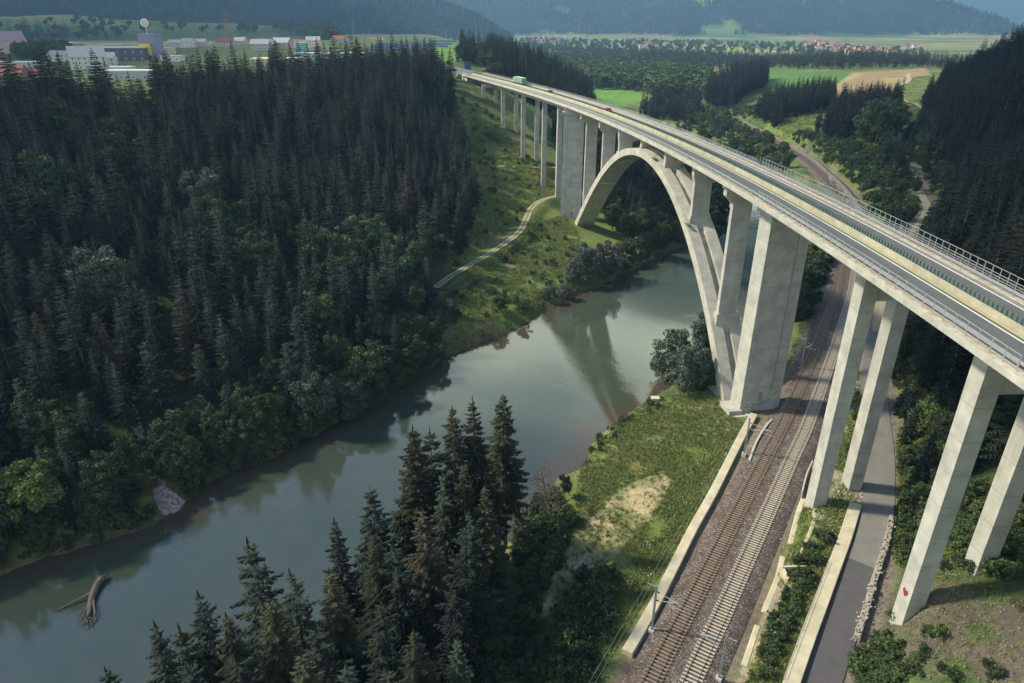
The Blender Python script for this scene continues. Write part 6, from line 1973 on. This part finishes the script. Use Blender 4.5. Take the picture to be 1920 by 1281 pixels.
house(214, 100, 20, 14, 9, 0, gy, WHITE_R, "small grey flat-roofed hall behind the gabled wing", .1, dist=720, win=(3, 2), cat="hall", flat_roof=True)
house(250, 148, 30, 14, 5, 0, gy, WHITE_R, "pale flat-roofed shed glimpsed through the spruces below the dark hall", 0, dist=470, win=(4, 1), cat="hall", flat_roof=True)
house(226, 132, 16, 10, 5, 0, wh, WHITE_R, "little white flat-roofed shed left of the glimpsed pale shed", 0, dist=500, win=(3, 1), cat="hall", flat_roof=True)
house(520, 132, 30, 16, 9, 0, tan_, flat("cream_roof", (.62, .58, .46)), "tan flat-roofed building with cream roof between the spruce tips", .05, dist=520, win=(6, 2), cat="hall", flat_roof=True)
house(620, 112, 60, 16, 4, 0, gy, WHITE_R, "long low hall with a bright roof behind the spruce tips", .0, dist=640, win=(9, 1), cat="hall", flat_roof=True)
house(568, 101, 9, 8, 7, 0, flat("turquoise_wall", (.12, .34, .42)), flat("turquoise_roof", (.15, .40, .48)), "small turquoise box building below the brown field", 0, dist=700, win=(2, 2), cat="hall", flat_roof=True)
house(12, 150, 22, 14, 7, 5, flat("brown_wall", (.22, .12, .10)), rr_, "red-roofed house at the left edge just above the spruces", .2, dist=430, win=(4, 2))
house(62, 146, 9, 8, 6, 4, wh, rr_, "small red-roofed house among the spruces near the left edge", .2, dist=440, win=(2, 2))
house(10, 80, 34, 18, 12, 9, pk_, flat("mauve_roof", (.30, .20, .24)), "large mauve-roofed house at the far left edge behind the trees", .3, dist=760, win=(5, 3))
house(28, 110, 40, 14, 5, 0, gy, WHITE_R, "long pale shed left of the tall dark spruces at the left edge", 0, dist=560, win=(6, 1), cat="hall", flat_roof=True)
house(60, 80, 16, 12, 5, 0, gy, flat("bright_roof", (.5, .5, .47)), "small hall with a bright roof behind the left hedge", 0, dist=820, win=(3, 1), cat="hall", flat_roof=True)
house(102, 72, 52, 14, 4, 0, gy, WHITE_R, "very long low hall behind the hedge at the left", 0, dist=980, win=(8, 1), cat="hall", flat_roof=True)
house(335, 76, 24, 12, 6, 3, flat("lilac_wall", (.40, .34, .40)), gr_, "lilac far building left of the small white one before the green slope", .0, dist=900, win=(5, 2))
house(352, 76, 14, 10, 7, 3, wh, gr_, "small white far building between the lilac ones", .0, dist=880, win=(3, 2))
house(374, 76, 16, 10, 6, 3, flat("rose_wall", (.46, .32, .32)), gr_, "rose-coloured far building right of the small white one", .0, dist=890, win=(3, 2))
house(495, 92, 22, 12, 6, 4, gy, gr_, "grey-roofed house below the left end of the brown field", .1, dist=720, win=(4, 2))
house(530, 92, 18, 12, 6, 4, pk_, gr_, "pinkish house below the middle of the brown field", -.2, dist=730, win=(3, 2))
for k, (px, d, w, dp, h, rise, rf, fl, lab) in enumerate([
    (112, 640, 18, 10, 5, 3.5, gr_, False, "grey-roofed house left of the big white gabled building"),
    (88, 700, 14, 10, 6, 4, rr_, False, "small dark red-roofed house behind the left hedge"),
    (140, 760, 20, 10, 5, 3.5, flat("brown_roof_b", (.2, .12, .1)), False, "brown-roofed house behind the big white building"),
    (300, 700, 26, 12, 6, 0, WHITE_R, True, "low grey flat-roofed hall right behind the sign tower"),
    (322, 620, 16, 10, 4, 0, WHITE_R, True, "small flat-roofed shed right of the sign tower"),
    (425, 820, 18, 10, 5, 3.5, rr_, False, "red-roofed house near the foot of the reddish pylon"),
    (455, 860, 14, 10, 5, 3.5, gr_, False, "grey-roofed house right of the reddish pylon"),
    (545, 600, 20, 12, 5, 0, WHITE_R, True, "flat-roofed shed just right of the tan building"),
    (590, 780, 14, 10, 5, 3.5, gr_, False, "grey-roofed house right of the turquoise box building"),
    (640, 800, 16, 10, 5, 3.5, rr_, False, "red-roofed house at the right end of the brown field")]):
    house(px, 100, w, dp, h, rise, (wh, gy, pk_, tan_)[k % 4], rf, lab, .2 * ((k % 3) - 1), dist=d, win=(max(2, w // 5), 2 if h > 4 else 1), cat="hall" if fl else "house", flat_roof=fl)
# sign tower: block with a yellow face and a round sign on top
dr = ray(281, 112); k = 640 / dr[1]
st = empty("sign_tower", (dr[0] * k, 640, hz(dr[0] * k, 640) - .5), 0, "grey-blue tower block with a yellow face and a round white sign on top", "tower")
MB().box(-7.5, 7.5, 2, 14, -1, 21).build("tower_block", flat("tower_grey_blue", (.20, .20, .29)), st)
MB().box(-6, 2.5, -1.5, 1.9, 4, 13).build("yellow_block", flat("sign_yellow", (.62, .42, .06)), st)
MB().box(-3.3, .2, -1.58, -1.49, 6.5, 9.5).build("window", M["glass"], st)
MB().tube([(-1.5, 8, 20.5), (-1.5, 8, 26.5)], .4, 6).build("pole", M["steel"], st)
disc = MB().tube([(-1.5, 6.6, 29.5), (-1.5, 7.6, 29.5)], 3.3, 28).build("sign_disc", flat("sign_white", (.66, .62, .60)), st)
me = text_mesh("G", 5.2, .05)
me.transform(Matrix.Translation((-1.55, 6.5, 27.65)) @ Matrix.Rotation(math.pi / 2, 4, "X")); me.materials.clear(); me.materials.append(flat("sign_red", (.50, .10, .09)))
link("emblem", me, disc)
# power pylon behind the plateau
dr = ray(427, 66); k = 1000 / dr[1]
py_ = empty("power_pylon", (dr[0] * k, 1000, hz(dr[0] * k, 1000) - 1), 0, "thin reddish lattice pylon standing before the dark mountain at the upper left", "pylon")
lt = MB()
for sx in (-1, 1):
    for sy in (-1, 1): lt.tube([(3.2 * sx, 3.2 * sy, 0), (1.1 * sx, 1.1 * sy, 24), (.4 * sx, .4 * sy, 44)], .22, 4)
for q in range(9):
    z0, z1 = q * 4.7, (q + 1) * 4.7; w0, w1 = 3.2 - q * .32, 3.2 - (q + 1) * .32
    for s in (-1, 1):
        lt.tube([(-w0, s * w0, z0), (w1, s * w1, z1)], .12, 4); lt.tube([(w0, s * w0, z0), (-w1, s * w1, z1)], .12, 4)
lt.build("lattice", flat("pylon_red", (.22, .13, .12)), py_)
am_ = MB()
for z, w in ((30, 7), (36, 9), (42, 5)): am_.box(-w, w, -.25, .25, z, z + .5)
am_.build("cross_arm", flat("pylon_red", (.22, .13, .12)), py_)
# solar rows
row = MB()
row.add([(-32, -1.6, .8), (32, -1.6, .8), (32, 1.6, 2.9), (-32, 1.6, 2.9), (-32, -1.6, .7), (32, -1.6, .7), (32, 1.6, 2.8), (-32, 1.6, 2.8)], [(0, 1, 2, 3), (7, 6, 5, 4), (0, 4, 5, 1), (1, 5, 6, 2), (2, 6, 7, 3), (3, 7, 4, 0)])
SOL = row.mesh("solar_panels", mottled("solar_panel", (.025, .03, .07), (.05, .06, .12), .05, .3, .5))
lg_ = MB()
for x in range(-30, 31, 6): lg_.box(x - .1, x + .1, .4, .6, -2, 1.9)
LEG = lg_.mesh("leg_row", M["steel"])
for k in range(8):
    px = 742 + 10 * k; py = 82 - 1.35 * k
    dr = ray(px, py); d = (700 + 40 * k) / dr[1]; x, y = dr[0] * d, dr[1] * d
    t = empty("solar_row", (x, y, hz(x, y) + .2), -.25, "long row of dark solar panels on the field behind the spruce ridge", "solar panels", "rows of solar panels on the plateau")
    link("panels", SOL, t); link("frame", LEG, t)
# distant villages: a few pixels each
def hmesh(w, d, h, rise, wall, roof):
    b = MB(); b.box(-w / 2, w / 2, -d / 2, d / 2, -3, h)
    b.prism([(-d / 2, h), (d / 2, h), (0, h + rise)], -w / 2, w / 2, Matrix.Rotation(math.pi / 2, 4, "Z"))
    b.mat = 1
    for s in (1, -1):
        b.add([(-w / 2 - .5, s * (d / 2 + .6), h - .4), (w / 2 + .5, s * (d / 2 + .6), h - .4), (w / 2 + .5, 0, h + rise + .3), (-w / 2 - .5, 0, h + rise + .3)], [(0, 1, 2, 3)])
    return b.mesh("village_house", [wall, roof])
orr, brr = flat("orange_roof", (.29, .135, .095)), flat("brown_roof", (.26, .13, .10))
crm = flat("cream_wall", (.66, .60, .50))
VH = [(hmesh(13, 10, 6, 4.5, wh, orr), "white house with an orange roof"), (hmesh(15, 11, 6, 5, crm, orr), "cream house with an orange roof"), (hmesh(12, 10, 6, 4.5, wh, brr), "white house with a brown roof"), (hmesh(22, 12, 6, 3.5, wh, gr_), "long white house with a grey roof"), (hmesh(14, 11, 6, 4.5, pk_, rr_), "pinkish house with a dark red roof")]
def village(poly, n, where, grp):
    q = np.array(gpoly(poly)); lo, hi = q.min(0), q.max(0)
    got = []
    tries = 0
    while len(got) < n and tries < 6000:
        tries += 1
        c = lo + rng.random(2) * (hi - lo)
        if not inside(q, np.array([c[0]]), np.array([c[1]]))[0]: continue
        if got and min(np.hypot(*(c - g)) for g in got) < 17: continue
        got.append(c)
    for c in got:
        me, lb = VH[int(rng.choice(5, p=[.32, .26, .16, .14, .12]))]
        o = link("house", me, None, (c[0], c[1], hz(*c))); o.rotation_euler = (0, 0, rng.uniform(-.6, .6)); s = rng.uniform(.8, 1.15); o.scale = (s, s, s)
        tag(o, f"tiny {lb} in the {where}", "house", grp)
village([(1500, 82), (1545, 80), (1640, 92), (1700, 104), (1690, 112), (1600, 106), (1540, 98)], 85, "right far village", "houses of the right far village")
village([(992, 70), (1040, 69), (1090, 80), (1080, 88), (1030, 84), (996, 78)], 34, "middle far village", "houses of the middle far village")
village([(1180, 82), (1250, 84), (1250, 92), (1180, 90)], 9, "hamlet between the far villages", "houses of the hamlet")
village([(1688, 84), (1720, 86), (1740, 100), (1700, 98)], 6, "slope above the right far village", "houses above the village")
# church of the right village
g = ground_px(1541, 92)
ch = empty("church", tuple(g), .2, "little church with a pointed reddish tower in the right far village", "church")
MB().box(-9, 9, -5, 5, -2, 8).build("nave", wh, ch)
MB().prism([(-5.6, 7.6), (5.6, 7.6), (0, 14)], -9.4, 9.4, Matrix.Rotation(math.pi / 2, 4, "Z")).build("roof", orr, ch)
MB().box(-13, -8.9, -2, 2, -2, 16).build("tower", wh, ch)
MB().add([(-13.3, -2.3, 16), (-8.7, -2.3, 16), (-8.7, 2.3, 16), (-13.3, 2.3, 16), (-11, 0, 28)], [(0, 1, 4), (1, 2, 4), (2, 3, 4), (3, 0, 4), (3, 2, 1, 0)]).build("spire", orr, ch)
# cyclists or walkers' rest on the far road: two wooden posts of a barrier
g = ground_px(1697, 322)
bp = empty("road_barrier", tuple(g), 0, "small reddish barrier across the lane by the dark hillside", "barrier")
MB().box(-2.2, 2.2, -.06, .06, .8, 1.0).build("bar", flat("marker_red", (.55, .08, .05)), bp)
for x in (-2, 2): MB().box(x - .1, x + .1, -.1, .1, -.3, 1.2).build("post", M["bark"], bp)

# ------------------------------------------------------------------ unseen clouds added overhead to darken hillsides, town and near bank
cl_m = bpy.data.materials.new("added_cloud"); cl_m.use_nodes = True
cn_ = cl_m.node_tree; cn_.nodes.clear()
cv = cn_.nodes.new("ShaderNodeVolumePrincipled"); cv.inputs["Color"].default_value = (.97, .98, 1, 1); cv.inputs["Density"].default_value = .020
co_ = cn_.nodes.new("ShaderNodeOutputMaterial"); cn_.links.new(cv.outputs[0], co_.inputs["Volume"])
def added_cloud(gx, gy, rx, ry, rz, zc, seed, ang, label):
    import bmesh
    bm = bmesh.new(); bmesh.ops.create_icosphere(bm, subdivisions=4, radius=1)
    P = np.array([v.co[:] for v in bm.verts])
    k = 1 + .55 * (fbm(P[:, 0] * 1.6 + seed, P[:, 1] * 1.6 + P[:, 2] + seed, 3) - .5)
    for v, kk in zip(bm.verts, k): v.co = Vector((v.co.x * rx * kk, v.co.y * ry * kk, v.co.z * rz * kk * (1 if v.co.z > 0 else .5)))
    me = bpy.data.meshes.new("added_cloud"); bm.to_mesh(me); bm.free(); me.materials.append(cl_m)
    k = zc / sun_dir.z
    o = link("added_cloud", me, None, (gx + sun_dir.x * k, gy + sun_dir.y * k, zc)); o.rotation_euler = (0, 0, ang)
    return tag(o, label, "added_cloud", kind="stuff")
ADDED_CLOUDS = [(-520, 700, 330, 300, 120, 1000, 17.0, .1, "unseen cloudbank added to shade the plateau town"),
          (-1150, 2050, 950, 1000, 220, 1300, 11.0, .2, "large unseen cloudbank added to shade the far left mountain"),
          (3400, 4600, 1300, 1400, 260, 1500, 13.0, .1, "large unseen cloudbank added to shade the far right mountains"),
          (-305, 180, 190, 240, 95, 900, 1.0, .3, "unseen cloudbank added to shade the left forest"),
          (335, 300, 150, 330, 95, 900, 4.0, -.45, "unseen cloudbank added to shade the right hillside"),
          (-140, -5, 170, 55, 70, 900, 7.0, .0, "small unseen cloudbank added to shade the near bank")]
for c_ in ADDED_CLOUDS: added_cloud(*c_)

# ------------------------------------------------------------------ the air between
hzb = MB(); hzb.box(-6200, 9600, -650, 12900, -30, 640)
hm_ = bpy.data.materials.new("haze"); hm_.use_nodes = True
hn = hm_.node_tree; hn.nodes.clear()
pv = hn.nodes.new("ShaderNodeVolumePrincipled")
pv.inputs["Color"].default_value = (0.34, 0.63, 1.0, 1)
pv.inputs["Density"].default_value = 0.000108
pv.inputs["Anisotropy"].default_value = 0.1
ho = hn.nodes.new("ShaderNodeOutputMaterial"); hn.links.new(pv.outputs[0], ho.inputs["Volume"])
tag(hzb.build("haze", hm_), "pale bluish air haze lying over the whole valley", "haze", kind="stuff")
